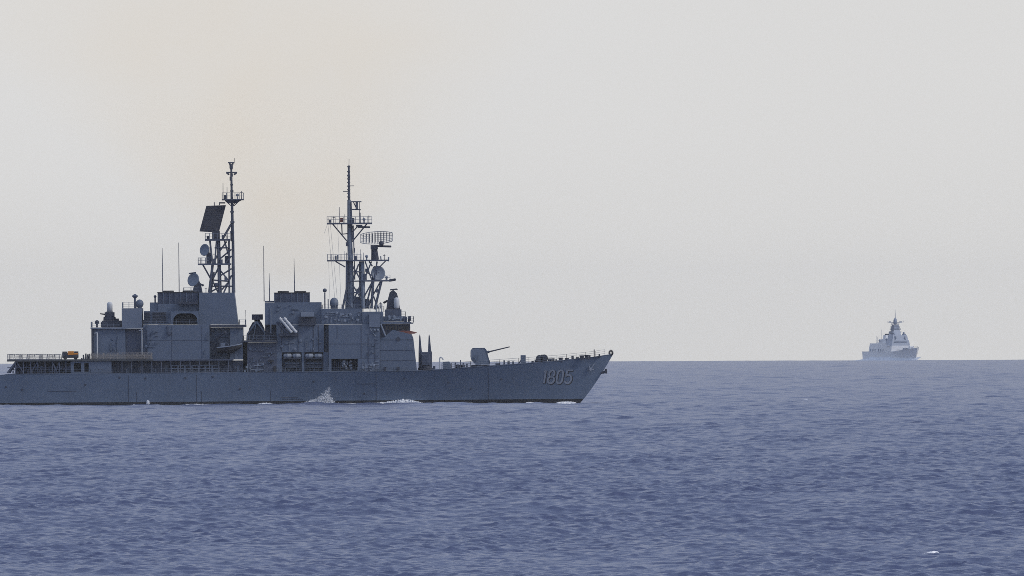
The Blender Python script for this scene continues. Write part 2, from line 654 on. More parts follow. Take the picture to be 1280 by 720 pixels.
mb.build('bullnose', M_BLACK, HULL)

# railings -----------------------------------------------------
def rail(pts, h=1.15, step=1.6, wires=3, rp=.04, rw=.026):
    mb = MB()
    pts = [Vector(p) for p in pts]
    for a, b in zip(pts[:-1], pts[1:]):
        k = max(1, round((b - a).length / step))
        for i in range(k + 1):
            p = a.lerp(b, i / k)
            mb.tube(p, p + Vector((0, 0, h)), rp, n=4)
        for w in range(wires):
            z = Vector((0, 0, h * (w + 1) / wires))
            mb.tube(a + z, b + z, rw, n=4)
    return mb
def prail(name, pts, d, h=1.15, parent=None, mat=None, both=True, **k):
    """guard rail along photo-pixel points at depth d (port side too)"""
    mb = MB()
    for sg in ((1, -1) if both else (1,)):
        r = rail([P(a, b, d * sg) for a, b in pts], h, **k)
        mb.add(r.v, r.f)
    if both:
        for a, b in (pts[0], pts[-1]):
            r = rail([P(a, b, d), P(a, b, -d)], h, **k)
            mb.add(r.v, r.f)
    return mb.build(name, mat or M_RAIL, parent or ship)

for sg in (-1, 1):
    mb = MB()
    e = [Vector((x, sg * (abs(y) - .12), z)) for x, y, z in EDGE if X(546) < x < X(764)]
    for i in range(0, len(e) - 2, 2):
        j = min(i + 2, len(e) - 1)
        r = rail([e[i], e[j]], 1.35, 1.7, 3, .05, .034)
        mb.add(r.v, r.f)
    mb.build('guard_rail', M_RAIL, ship)
for sg in (-1, 1):
    mb = MB()
    e = [Vector((x, sg * (abs(y) - .1), z)) for x, y, z in EDGE if X(20) < x < X(524)]
    for i in range(0, len(e) - 3, 3):
        r = rail([e[i], e[i + 3]], 1.0, 2.0, 2, .035, .022)
        mb.add(r.v, r.f)
    mb.build('guard_rail', M_GREY2, ship)

# flight deck and the open gallery below ------------------------
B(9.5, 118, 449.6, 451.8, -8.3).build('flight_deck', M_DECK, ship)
B(20, 140, 451.8, 467.6, -5.4).build('gallery_bulkhead', M_DARK, ship)  # dark colour stands in for the shadow under the flight deck
mb = MB()
for a, b, c, d in ((89, 93, 451.8, 467.4), (102, 106, 451.8, 467.4), (111.5, 140, 451.8, 467.4), (93, 102, 451.8, 454), (106, 111.5, 451.8, 454), (93, 102, 465.2, 467.4), (106, 111.5, 465.2, 467.4)):
    for sg in (-1, 1):
        pbox(mb, a, b, c, d, sg * 7.9, sg * 7.4)
build_each(mb, 'side_screen', M_GREY, ship)
mb = MB()
for sg in (-1, 1):
    y = 7.9 * sg
    for px in (20, 30, 39, 48, 57, 66, 75, 83):
        mb.tube(P(px, 451.8, y), P(px, 467.3, y), .13)
    mb.tube(P(21, 452, y), P(10, 466.5, y), .22)
    mb.tube(P(21, 452, y), P(30, 466.5, y), .13)
    mb.tube(P(48, 452, y), P(39, 466.5, y), .1)
    mb.tube(P(66, 452, y), P(72, 466.5, y), .16)
    mb.tube(P(75, 452, y), P(70, 466.5, y), .1)
    mb.tube(P(10, 459.5, y), P(86, 459.0, y), .07)
build_each(mb, 'deck_strut', M_MAST, ship)
mb = MB()
for i in range(46):
    px = random.uniform(16, 88)
    w = random.uniform(.8, 4)
    y = random.uniform(454, 465)
    pbox(mb, px, px + w, y, min(y + random.uniform(1, 5), 467), -7.2 + random.random(), -5.4)
for px in (77, 81):
    mb.ball(P(px, 460.5, -7.6), .3)
mb.build('mooring_gear', M_MAST, ship)
mb = MB()
for px, py in ((36, 465.6), (52, 465.6), (70, 465.4), (124, 465.2)):
    mb.lathe(P(px, 467, -7.5), [(.35, 0), (.3, .8), (.45, .9), (.45, 1.0)], n=10)
    mb.lathe(P(px + 4, 467, -7.5), [(.35, 0), (.3, .8), (.45, .9), (.45, 1.0)], n=10)
build_each(mb, 'mooring_bollard', M_DARK, ship)
# safety net frames round the flight deck, folded up
for sg in (-1, 1):
    px = 10.0
    i = 0
    while px < 76:
        w = 7.4
        mb = MB()
        lean = .25 if sg < 0 else -.25
        top = 443.2 + .3 * math.sin(i * 2.3)
        y = 8.25 * sg
        c = [P(px, 449.6, y), P(px + .3, top, y + lean), P(px + w - .6, top + .2, y + lean), P(px + w, 449.6, y)]
        mb.path(c + [c[0]], .07, 4)
        for k in range(1, 5):
            mb.tube(c[0].lerp(c[3], k / 5), c[1].lerp(c[2], k / 5), .02, n=3)
        for k in range(1, 3):
            mb.tube(c[0].lerp(c[1], k / 3), c[3].lerp(c[2], k / 3), .025, n=3)
        mb.build('safety_net', M_MAST, ship)
        px += 8.3
        i += 1
mb = MB()
for sg in (-1, 1):
    pbox(mb, 118, 192, 449.6, 451.2, sg * 8.35, sg * 6.0)
build_each(mb, 'side_walkway', M_DECK, ship)
for sg in (-1, 1):
    mb = MB()
    a0, a1 = P(113, 449.4, 8.3 * sg), P(190, 448.8, 8.3 * sg)
    r = rail([a0, a1], 1.5, 1.7, 2, .05, .04)
    mb.add(r.v, r.f)
    for i in range(90):
        t = i / 89
        p = a0.lerp(a1, t)
        sag = .16 * math.sin(i * .9) + .1
        mb.tube(p, p + Vector((.22, 0, 1.45 - sag)), .028, n=3)
        mb.tube(p + Vector((.22, 0, 0)), p + Vector((0, 0, 1.45 - sag)), .028, n=3)
    mb.build('safety_net', M_NET, ship)
mb = MB()
for px, h in ((103, 2), (105.3, 6), (108, 7.5), (110.5, 6.5), (112.5, 7)):
    mb.tube(P(px, 449.6, -7), P(px + random.uniform(-.8, .8), 449.6 - h, -7), .22, .16)
build_each(mb, 'deck_fitting', M_DARK, ship)

# hangar and after deckhouses -----------------------------------
def wallbits(name, x0, x1, y0, y1, d, n, mat, parent, seed):
    """pipes, junction boxes, vents and ladder rungs fixed to one wall"""
    r = random.Random(seed)
    mb = MB()
    for _ in range(n):
        t = r.random()
        px, py = r.uniform(x0, x1 - 2), r.uniform(y0, y1 - 2)
        if t < .35:
            pbox(mb, px, min(px + r.uniform(.8, 3), x1), py, min(py + r.uniform(.8, 3.5), y1), d - r.uniform(.12, .45), d)
        elif t < .6:
            mb.tube(P(px, py, d - .12), P(px, min(py + r.uniform(4, 18), y1), d - .12), r.uniform(.05, .1), n=5)
        elif t < .8:
            mb.tube(P(px, py, d - .12), P(min(px + r.uniform(4, 16), x1), py, d - .12), r.uniform(.05, .09), n=5)
        elif t < .9:
            h = min(py + 10, y1)
            for k in (0, 1.8):
                mb.tube(P(px + k, py, d - .15), P(px + k, h, d - .15), .04, n=4)
            yy = py
            while yy < h:
                mb.tube(P(px, yy, d - .15), P(px + 1.8, yy, d - .15), .035, n=4)
                yy += 1.6
        else:
            mb.lathe(P(px, py, d), [(.35, 0), (.35, .25), (.2, .3)], (0, -1, 0), 10)
    if n <= 7:
        return build_each(mb, name, mat, parent)
    return mb.build(name, mat, parent)
def door(px, py_bot, d, parent):
    mb = MB()
    pbox(mb, px, px + 4.2, py_bot - 10, py_bot, d - .09, d)
    o = mb.build('door', M_GREY2, parent)
    h = MB()
    h.tube(P(px + 3.4, py_bot - 5.5, d - .16), P(px + 3.4, py_bot - 4.0, d - .16), .05, n=5)
    h.build('handle', M_DARK, o)

hangar = B(117.5, 157.5, 411.4, 449.6, -6.8).build('hangar', M_GREY, ship)
B(114, 179.5, 409.4, 411.3, -7.5).build('roof_edge', M_GREY2, hangar)
mb = MB()
for sg in (-1, 1):
    pbox(mb, 115, 117.2, 411.4, 449.6, sg * 7.4, sg * 6.6)
build_each(mb, 'hangar_corner', M_DARK, hangar)
B(157.7, 179, 411.4, 449.6, -6.1).build('hangar_side_bay', M_MAST, ship)
for px, a, b in ((122.3, 416, 448), (178.2, 412.5, 444)):
    mb = MB()
    mb.tube(P(px, a, -7.35), P(px, b, -7.35), .16)
    mb.tube(P(px, a, -7.35), P(px - 3.5, a + 1, -7.0), .16)
    mb.build('standpipe', M_PALE, ship)
prail('guard_rail', [(114.5, 409.4), (127, 409.3)], -7.3, 1.3, hangar, M_MASTL)
mb = MB()
mb.tube(P(122, 409.4, -6), P(122, 405, -6), .28)
mb.ball(P(122, 403.2, -6), .55)
mb.build('signal_lamp', M_DARK, ship)
wallbits('wall_fittings', 126, 154, 414, 440, -6.8, 7, M_GREY, hangar, 3)

def ciws(px, base_py, h, mb_y=0, dark=M_DARK):
    """multi-barrel close-in gun: pedestal, yoke, tall white radome, barrel cluster"""
    b = MB()
    b.lathe(P(px, base_py, mb_y), [(1.5, 0), (1.45, .8), (1.1, 1.0)], n=16)
    o = b.build('close_in_gun', dark, ship)
    y = MB()
    z0 = base_py - 5
    pbox(y, px - 6, px + 6.2, z0 - 5.5, z0, mb_y - 1.0, mb_y + 1.0)
    pbox(y, px - 4.6, px + 4.6, z0 - 6.3, z0 - 5.4, mb_y - .8, mb_y + .8)
    y.build('gun_yoke', dark, o, bevel=.12)
    r = MB()
    zz = z0 - 6
    r.lathe(P(px + .3, zz, mb_y), [(.66, -.2), (.66, h - .55), (.6, h - .3), (.4, h - .08), (.05, h)], n=16)
    r.build('radome', M_PALE, o, smooth=True)
    g = MB()
    g.tube(P(px - 6, z0 - 2.8, mb_y), P(px - 12, z0 - 3.6, mb_y), .18, .13, 8)
    g.build('gun_barrel', M_BLACK, o)
    return o
ciws(137.4, 401, 2.35, -3.2)
mb = MB()
pbox(mb, 128, 152.5, 401, 409.4, -5, 5)
pbox(mb, 131, 136, 399, 401, -4.4, -2)
pbox(mb, 144, 149, 398.4, 401, -4.4, -2)
build_each(mb, 'gun_platform', M_DARK, ship)
prail('guard_rail', [(127, 409.3), (151, 409.2)], -6.9, 1.0, hangar, M_MASTL)

blk = B(153, 178.5, 385.6, 409.4, -6.4).build('deckhouse', M_GREY2, ship)
prail('guard_rail', [(153.5, 385.6), (170, 385.5)], -6.0, 1.4, blk, M_MASTL)
mb = MB()
mb.tube(P(169.3, 385.6, -3), P(169.3, 372, -3), .3)
mb.lathe(P(169.3, 373, -3), [(.3, 0), (.7, .4), (.7, .6), (.15, 1.0)], n=10)
mb.build('signal_post', M_MAST, ship)
mb = MB()
mb.tube(P(175, 385.6, -3), P(175, 383, -3), .6)
mb.ball(P(175, 380, -3), .95, 14, 1.1)
mb.build('satellite_dome', M_GREY, ship, smooth=True)

dh = B(185, 262.5, 406.2, 449.6, -7.9).build('deckhouse', M_GREY, ship)
B(179.2, 185, 406.2, 449.6, -6.8).build('deckhouse', M_GREY, ship)
mb = MB()
for px in (215.5, 253):
    mb.tube(P(px, 408, -7.93), P(px, 449, -7.93), .05, n=4)
for py in (425.5,):
    mb.tube(P(186, py, -7.93), P(262, py, -7.93), .04, n=4)
pbox(mb, 210, 211.2, 407, 418, -8.2, -7.9)
pbox(mb, 211, 215, 415.5, 418.5, -8.5, -7.9)
mb.build('wall_seam', M_MAST, dh)
wallbits('wall_fittings', 180, 198, 410, 448, -7.95, 12, M_GREY, dh, 8)
prail('guard_rail', [(180, 406), (246, 405.8)], -7.7, 1.1, dh, M_GREY2)
mb = MB()
for sg in (-1, 1):
    pbox(mb, 140, 291, 449.7, 451.2, sg * 8.1, sg * 5.0)
build_each(mb, 'gallery_overhang', M_MAST, ship)
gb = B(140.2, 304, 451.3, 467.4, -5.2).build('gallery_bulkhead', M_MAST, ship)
mb = MB()
for sg in (-1, 1):
    for px in (153, 165, 178, 190, 202, 214, 226, 238, 250, 262, 274, 286):
        mb.tube(P(px, 451.2, 7.9 * sg), P(px, 466.6, 7.9 * sg), .12)
build_each(mb, 'deck_strut', M_MAST, ship)
mb = MB()
for i in range(7):
    x0 = 215 + i * 8.5
    for y in (457, 461, 464.3):
        mb.tube(P(x0, y, -6.9), P(x0 + 7.6, y, -6.9), .11, n=5)
    mb.tube(P(x0, 456.6, -6.9), P(x0, 466.8, -6.9), .12, n=5)
    mb.tube(P(x0 + 7.6, 456.6, -6.9), P(x0 + 7.6, 466.8, -6.9), .12, n=5)
mb.build('stowage_rack', M_MASTL, ship)
wallbits('wall_fittings', 145, 302, 453, 466, -5.3, 60, M_MAST, gb, 21)
for px in (158, 188, 206, 296):
    door(px, 466.4, -5.22, gb)

# after funnel ---------------------------------------------------
lv = B(180.5, 216, 389, 406, -5.4).build('vent_house', M_GREY, ship)
for a, b in ((181, 188.5), (191, 208)):
    mb = MB()
    y = 390.5
    while y < 403:
        pbox(mb, a, b, y, y + .9, -5.75, -5.4)
        y += 1.9
    mb.build('louvre', M_DARK, lv)
B(188, 198, 378.3, 389, -4.2).build('vent_house', M_GREY, ship)
mb = MB()
mb.tube(P(194.4, 378.3, -3), P(194.4, 371, -3), .2)
mb.ball(P(194.4, 371, -3), .35)
mb.build('signal_post', M_MAST, ship)
fun = B(198, 249, 380, 406, -4.5).build('funnel', M_GREY, ship)
def funnel_cap(x0, x1, y0, y1, d, ribs, parent):
    c = MB()
    pbox(c, x0, x1, y0 + .8, y1, -d, d)
    o = c.build('funnel_cap', M_MAST, parent)
    l = MB()
    pbox(l, x0 - .8, x1 + .8, y0, y0 + .8, -d - .2, d + .2)
    l.build('cap_rim', M_BLACK, o)
    r = MB()
    for i in range(ribs + 1):
        px = x0 + (x1 - x0) * i / ribs
        for sg in (-1, 1):
            pbox(r, px - .35, px + .35, y0 + .8, y1, sg * (d + .35), sg * d)
    build_each(r, 'cap_rib', M_GREY, o)
    u = MB()
    for i in range(2):
        px = x0 + (x1 - x0) * (i + .5) / 2
        for yy in (-d / 2, d / 2):
            u.lathe(P(px, y0 + 1, yy), [(1.3, 0), (1.3, .5), (1.1, .52)], n=14)
    build_each(u, 'exhaust_uptake', M_BLACK, o)
    return o
funnel_cap(198, 248, 365.2, 380, 4.2, 7, fun)
prail('guard_rail', [(230, 365), (248, 365)], -3.8, 1.0, fun, M_MASTL)
B(223, 248, 378, 380.6, -6.4, -4.3).build('funnel_ledge', M_DARK, fun)
arch = ppoly([(214, 389.5), (249, 389.5), (249, 406), (247.5, 406), (247, 398), (244, 393.8), (240, 392), (225, 392), (221, 393.8), (217.5, 398), (217, 406), (214, 406)])
MB().prism(arch, -6.5, -4.55).build('intake_hood', M_GREY, fun)
mb = MB()
for i in range(9):
    px = 219 + i * 3.4
    pbox(mb, px, px + .8, 393, 406, -4.75, -4.5)
pbox(mb, 217, 247.5, 392, 406, -4.56, -4.5)
mb.build('intake_grille', M_BLACK, fun)
wallbits('wall_fittings', 250, 262, 409, 446, -7.93, 2, M_GREY, dh, 33)

# mast house amidships -------------------------------------------
MB().prism(ppoly([(249.2, 366), (293.5, 366), (298, 406), (249.2, 406)]), -5.4, 5.4).build('mast_house', M_GREY, ship)
mh = B(262.6, 307.5, 406.2, 409.2, -7.2).build('boat_deck', M_DARK, ship)
bd = B(263, 304, 409.4, 449.6, -4.6).build('deckhouse', M_GREY, ship)
MB().prism(ppoly([(288, 409.4), (304, 409.4), (304, 449.6), (288, 449.6)]), -6.2, -4.65).build('deckhouse', M_GREY, ship)
wallbits('wall_fittings', 264, 287, 411, 448, -4.6, 14, M_MAST, bd, 5)
prail('guard_rail', [(299, 406), (307, 406)], -6.9, 1.2, bd, M_MASTL)
mb = MB()
mb.path([P(266, 449, -6.6), P(266, 433, -6.6), P(270, 424, -7.0), P(281.5, 415.5, -7.6), P(283.5, 417, -7.7)], .28, 6)
mb.path([P(270, 449, -6.6), P(270, 436, -6.6), P(274, 428, -7.2)], .2, 6)
mb.tube(P(266, 440, -6.6), P(275, 422, -7.2), .12)
mb.build('boat_davit', M_DARK, ship)
door(294, 448.5, -6.2, bd)

# the launch in its davit: a thing of its own
boat = empty('launch', (0, 0, 0))
tag(boat, 'small open launch hung bow-forward in the davit amidships on the grey destroyer', 'boat')
def boat_hull():
    ss = np.linspace(0, 1, 13)
    vs, fs = [], []
    for s in ss:
        px = 271.5 + s * 31.5
        top = 434.8 - 4.6 * s ** 1.6
        bot = 441.6 - 8.0 * max(0, (s - .45) / .55) ** 2
        b = 1.25 * (1 - max(0, (s - .5) / .5) ** 2.2) + .03
        for y, py in ((-b, top), (-b * .8, (top * .4 + bot * .6)), (0, bot), (b * .8, (top * .4 + bot * .6)), (b, top), (b * .85, top + .6), (0, top + 1.2), (-b * .85, top + .6)):
            vs.append(P(px, py, -7.7 + y))
    n = 8
    for i in range(12):
        for j in range(n):
            fs.append((i * n + j, i * n + (j + 1) % n, (i + 1) * n + (j + 1) % n, (i + 1) * n + j))
    fs += [tuple(range(n)), tuple(range(12 * n + n - 1, 12 * n - 1, -1))]
    return MB().add(vs, fs)
boat.matrix_world = ship.matrix_basis
boat_hull().build('boat_hull', M_BLACK, boat)
mb = MB()
pbox(mb, 277, 282, 428.6, 434.6, -8.3, -7.1)
mb.path([P(276, 434, -8.2), P(276, 429.5, -8.2), P(285, 429, -8.2), P(287, 433, -8.2)], .07, 5)
mb.build('helm_console', M_GREY2, boat)
mb = MB()
mb.path([P(271.5 + s * 31.5, 434.6 - 4.6 * s ** 1.6, -7.72 - 1.25 * (1 - max(0, (s - .5) / .5) ** 2.2)) for s in np.linspace(0, 1, 13)], .13, 6)
mb.build('fender', M_MASTL, boat)

# structure between the funnels -----------------------------------
mid = B(309.5, 346, 428.2, 466.5, -6.5).build('deckhouse', M_MAST, ship)
B(303.5, 347, 425.6, 428, -7.7).build('director_platform', M_DARK, ship)
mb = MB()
pbox(mb, 335.5, 342, 450, 453, -6.9, -6.5)  # black boxes paint the darkness of small openings in the wall
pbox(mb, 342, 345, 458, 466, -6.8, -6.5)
build_each(mb, 'dark_opening', M_BLACK, mid)
wallbits('wall_fittings', 311, 345, 432, 465, -6.55, 26, M_GREY, mid, 14)
wallbits('wall_fittings', 304, 330, 453, 466, -6.6, 16, M_MASTL, mid, 41)
B(304, 309.4, 428, 466.5, -3.5).build('passage_bulkhead', M_BLACK, ship)  # black colour paints the shade deep in the gap between deckhouses
dr = MB().prism(ppoly([(308.5, 425.6), (311.5, 411), (316, 403), (326, 402), (330.5, 411), (331.5, 425.6)]), -2.4, 2.4).build('director_tower', M_DARK, ship)
mb = MB()
pbox(mb, 315, 328.5, 393.2, 400, -2.6, 2.6)
pbox(mb, 318, 325, 400, 402.5, -1, 1)
mb.build('director_head', M_DARK, dr)
mb = MB()
for sg in (-1, 1):
    y = 3.0 * sg
    mb.tube(P(309.5, 418, y), P(321, 402, y), .22)
    mb.tube(P(331, 416, y), P(321, 402, y), .22)
    mb.tube(P(309, 425.6, y), P(309.5, 418, y), .2)
    mb.tube(P(330, 425.6, y), P(331, 416, y), .2)
    mb.tube(P(316, 425.6, y), P(321, 402, y), .14)
mb.build('director_frame', M_MASTL, dr)
prail('guard_rail', [(304, 425.6), (346, 425.3)], -7.5, 1.1, mid, M_GREY2)
mb = MB()
mb.tube(P(307.8, 406, -5), P(307.6, 388, -5), .05, n=5)
mb.build('whip_antenna', M_MAST, ship)

# forward funnel --------------------------------------------------
f2 = B(331.6, 402, 378.2, 405.8, -5.6).build('funnel', M_GREY, ship)
funnel_cap(343.5, 387, 365.8, 378.2, 4.2, 6, f2)
mb = MB()
pbox(mb, 331.6, 343, 376.4, 378.2, -4, 4)
mb.build('funnel_step', M_MAST, f2)
f2b = B(346, 405.2, 405.8, 440.5, -6.4).build('deckhouse', M_GREY, ship)
B(331.6, 346, 405.8, 425.4, -3.5).build('deckhouse', M_DARK, ship)
B(346, 405.2, 440.6, 466, -4.6).build('deckhouse', M_MAST, ship)
mb = MB()
for a, b in ((346, 352.5), (377.2, 380.6), (404.3, 411)):
    for sg in (-1, 1):
        pbox(mb, a, b, 440.6, 466, sg * 6.4, sg * 4.65)
build_each(mb, 'bay_pillar', M_GREY, f2b)
for a, b in ((354, 376.6), (381.2, 404)):
    n = 2
    w = (b - a) / n
    for i in range(n):
        mb = MB()
        x0 = a + i * w + .3
        c0, c1 = P(x0, 445, -6.3), P(x0 + w - .8, 445, -6.3)
        L_ = (c1 - c0).length
        mb.lathe(c0, [(.1, 0), (.4, .1), (.52, .3), (.52, L_ * .48), (.56, L_ * .49), (.56, L_ * .52), (.52, L_ * .53), (.52, L_ - .3), (.4, L_ - .1), (.1, L_)], (1, 0, 0), 14)
        mb.build('life_raft_canister', M_NUM, ship, smooth=True)
    mb = MB()
    for k in range(5):
        px = a + 1 + (b - a - 2) * k / 4
        mb.tube(P(px, 447, -6.3), P(px, 466, -6.1), .1, n=5)
    mb.tube(P(a, 448.3, -6.0), P(b, 448.3, -6.0), .14)
    mb.tube(P(a, 448.3, -6.7), P(b, 448.3, -6.7), .1)
    mb.tube(P(a, 457, -6.3), P(b, 457, -6.3), .09)
    mb.build('raft_rack', M_DARK, ship)
    tt = MB()
    for dz in (454.5, 458.5):
        tt.tube(P(a + 2, dz, -5.6), P(b - 2, dz + .3, -5.6), .3, n=10)
    build_each(tt, 'torpedo_tube', M_GREY, ship)
wallbits('wall_fittings', 347, 404, 420, 439, -6.42, 22, M_GREY2, f2b, 17)
wallbits('wall_fittings', 353, 404, 450, 465, -4.7, 34, M_MASTL, f2b, 18)
wallbits('wall_fittings', 340, 374, 381, 396, -5.6, 10, M_GREY, f2, 19)
mb = MB()
for px in (352.5, 373, 392, 398.5):
    mb.tube(P(px, 407, -6.45), P(px, 440, -6.45), .07, n=4)
build_each(mb, 'wall_pipe', M_DARK, f2b)
mb = MB()
mb.tube(P(339, 386, -5.75), P(339, 417, -5.75), .14)
mb.build('standpipe', M_MASTL, f2)
mb = MB()
pbox(mb, 377, 393, 390.3, 396, -7.0, -5.7)
build_each(mb, 'equipment_locker', M_MASTL, f2)
mb = MB()
pbox(mb, 374, 395, 404.2, 406.6, -7.4, -5.6)
pbox(mb, 374, 395, 396.4, 404, -6.2, -5.6)
mb.build('locker_platform', M_DARK, f2)
# harpoon-style canister launcher
ml = MB()
pbox(ml, 349, 372, 417, 420.5, -8.0, -6.3)
ml.tube(P(368, 418, -7.6), P(352, 404, -7.6), .16)
ml.tube(P(355, 419, -7.2), P(357, 402, -7.2), .14)
ml = ml.build('launcher_frame', M_DARK, ship)
for dx, dy, mt, dd in ((0, 0, M_PALE, -8.2), (5.6, 0, M_PALE, -8.2), (-3.2, 5.2, M_MAST, -7.6), (3, 5.2, M_MAST, -7.6)):
    a, b = P(350 + dx, 397.5 + dy, dd), P(365.5 + dx, 416 + dy * .6, dd)
    t = MB()
    t.tube(a, b, .33, n=12)
    for f in (.1, .35, .65, .92):
        c = a.lerp(b, f)
        t.tube(c, c + (b - a).normalized() * .22, .42, n=12)
    t.build('missile_canister', mt, ml)

# bridge block ----------------------------------------------------
g1 = B(402.2, 453, 386, 405.4, -6.2).build('bridge_deckhouse', M_GREY, ship)
prail('guard_rail', [(403, 386), (452, 385.8)], -5.9, .9, g1, M_MASTL)
g2 = B(411.2, 475, 405.6, 448.6, -7.5).build('bridge_deckhouse', M_GREY, ship)
mb = MB()
for a, b, c, d in ((411.2, 414.4, 448.7, 466), (447.2, 475, 448.7, 466), (414.4, 447.2, 463.4, 466)):
    for sg in (-1, 1):
        pbox(mb, a, b, c, d, sg * 7.5, sg * 4.6)
build_each(mb, 'bay_pillar', M_GREY, g2)
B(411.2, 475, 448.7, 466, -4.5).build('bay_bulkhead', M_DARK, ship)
mb = MB()
r = random.Random(4)
for i in range(26):
    px, py = r.uniform(428, 440), r.uniform(451, 461)
    mb.ball(P(px, py, -6.9 + r.random()), r.uniform(.16, .4), 8)
build_each(mb, 'stowed_float', M_NUM, ship)
mb = MB()
for i in range(5):
    px = 416 + i * 2.4
    mb.tube(P(px, 450, -5.4), P(px, 463, -5.4), .12, n=5)
build_each(mb, 'bay_pipe', M_MAST, ship)
B(405.3, 411.1, 405.8, 466, -5.0).build('ladder_bay', M_MAST, ship)
mb = MB()
for px in (406.5, 408.6):
    mb.tube(P(px, 407, -5.2), P(px, 465, -5.2), .07, n=4)
for i in range(34):
    mb.tube(P(406.5, 408 + i * 1.7, -5.2), P(408.6, 408 + i * 1.7, -5.2), .05, n=4)
mb.build('ladder', M_GREY2, ship)
mb = MB()
mb.tube(P(422, 407, -7.53), P(422, 423, -7.53), .06, n=4)
mb.tube(P(452, 407, -7.53), P(452, 448, -7.53), .06, n=4)
mb.tube(P(412, 430, -7.53), P(474, 429.7, -7.53), .05, n=4)
mb.tube(P(461, 420, -7.55), P(461, 465, -7.55), .09, n=4)
mb.tube(P(469, 424, -7.55), P(469, 465, -7.55), .09, n=4)
mb.build('wall_seam', M_MAST, g2)
wallbits('wall_fittings', 404, 452, 389, 404, -6.22, 34, M_MASTL, g1, 23)
wallbits('wall_fittings', 452, 474, 450, 465, -7.5, 14, M_MASTL, g2, 24)
wallbits('wall_fittings', 455, 474, 410, 447, -7.5, 12, M_GREY, g2, 26)
door(455.5, 465.5, -7.5, g2)
door(465, 465.5, -7.5, g2)
g3 = B(453.2, 479, 389.8, 409, -6.6).build('bridge_deckhouse', M_GREY, ship)
mb = MB()
pbox(mb, 462, 475.5, 392.5, 409, -7.8, -6.65)
mb.build('signal_locker', M_GREY2, ship)
prail('guard_rail', [(454, 389.8), (480, 389.6)], -6.3, 1.2, g3, M_MASTL)
mb = MB()
mb.tube(P(463, 411, -7.6), P(470, 421, -7.6), .12)
mb.tube(P(476, 405, -7.4), P(482, 420, -7.4), .2)
for px in (468.5, 472.5):
    mb.ball(P(px, 413, -7.8), .32, 8)
build_each(mb, 'wing_brace', M_MASTL, g3)
h1 = MB().prism(ppoly([(475.2, 424), (480, 422), (491, 412.5), (514.5, 418), (516.5, 423), (520.8, 464.2), (475.2, 465)]), -7.0, 7.0).build('bridge_front', M_GREY, ship)
mb = MB()
for px in (480, 496):
    pbox(mb, px, px + 3.2, 459, 463, -7.25, -7.0)
mb.lathe(P(498, 424, -7.0), [(.45, 0), (.45, .2), (.3, .22)], (0, -1, 0), 12)
for py in (425, 438, 451):
    mb.tube(P(476, py, -7.03), P(517, py - .2, -7.03), .045, n=4)
mb.build('wall_fittings', M_DARK, h1)
B(470, 492, 405.4, 430, -6.2).build('bridge_core', M_MAST, ship)
br = B(479.2, 512.5, 405.4, 418, -6.6).build('bridge', M_DARK, ship)
mb = MB()
for i in range(8):
    px = 483 + i * 3.6
    for sg in (-1, 1):
        pbox(mb, px, px + 2.8, 408, 412.4, sg * 6.66, sg * 6.6)
for i in range(9):
    y = -6 + i * 1.35
    mb.box(X(512.5), X(512.5) + .06, y, y + 1.1, Z(512, 412.4), Z(512, 408))
build_each(mb, 'bridge_window', M_GLASS, br)
mb = MB().prism(ppoly([(487, 415.2), (504, 413.4), (513, 413.8), (521.5, 415.9), (518, 417.4), (503, 417.8), (487, 418)]), -6.9, 6.9)
mb.build('bridge_awning', M_RUST, br)
B(476, 514, 402.6, 405.2, -7.5).build('bridge_roof', M_GREY, ship)
ub = B(479.2, 507, 395.6, 402.4, -5.2).build('upper_bridge', M_GREY, ship)
mb = MB()
for sg in (-1, 1):
    pbox(mb, 505, 516.5, 403.4, 405, sg * 7.6, sg * 3)
    pbox(mb, 505, 509, 396.5, 403.4, sg * 6.5, sg * 5)
build_each(mb, 'lookout_wing', M_MAST, ub)
prail('guard_rail', [(507, 403.4), (517, 403.4)], -7.5, 1.45, ub, M_MAST)
prail('guard_rail', [(478, 395.6), (507, 395.5)], -5.1, 1.1, ub, M_MAST)
mb = MB()
mb.tube(P(511.5, 403.4, -6.5), P(511.5, 399, -6.5), .25)
mb.lathe(P(510.3, 398.3, -6.5), [(.5, 0), (.6, .5), (.6, .7)], (1, 0, 0), 12)
mb.build('searchlight', M_DARK, ub)
wallbits('wall_fittings', 481, 506, 396, 402, -5.2, 14, M_MASTL, ub, 30)

# forward fire-control director over the bridge
fd = B(481.5, 502, 387, 395.6, -3.2).build('director_base', M_MAST, ship)
mb = MB().prism(ppoly([(483, 387), (484.5, 377), (487.5, 365.5), (492, 362.5), (496.5, 367), (498.5, 374), (500.5, 387)]), -1.7, 1.5)
mb.tube(P(488, 362.5, -.3), P(496.6, 361.6, -.3), .16)
mb.tube(P(496.6, 361.6, -.3), P(496.9, 363, -.3), .14)
mb.tube(P(485, 376, -.5), P(479.5, 379, -.5), .25)
mb.build('director_head', M_DARK, fd)
mb = MB()
mb.lathe(P(496, 386, -1.8), [(.5, 0), (.68, .3), (.68, 2.1), (.5, 2.5), (.1, 2.7)], n=16)
mb.build('radome', M_PALE, fd, smooth=True)
mb = MB()
for px in (470.5, 474, 477.5):
    mb.tube(P(px, 389.8, -4), P(px + .2, 380.5, -4), .12)
mb.build('signal_post', M_MASTL, ship)

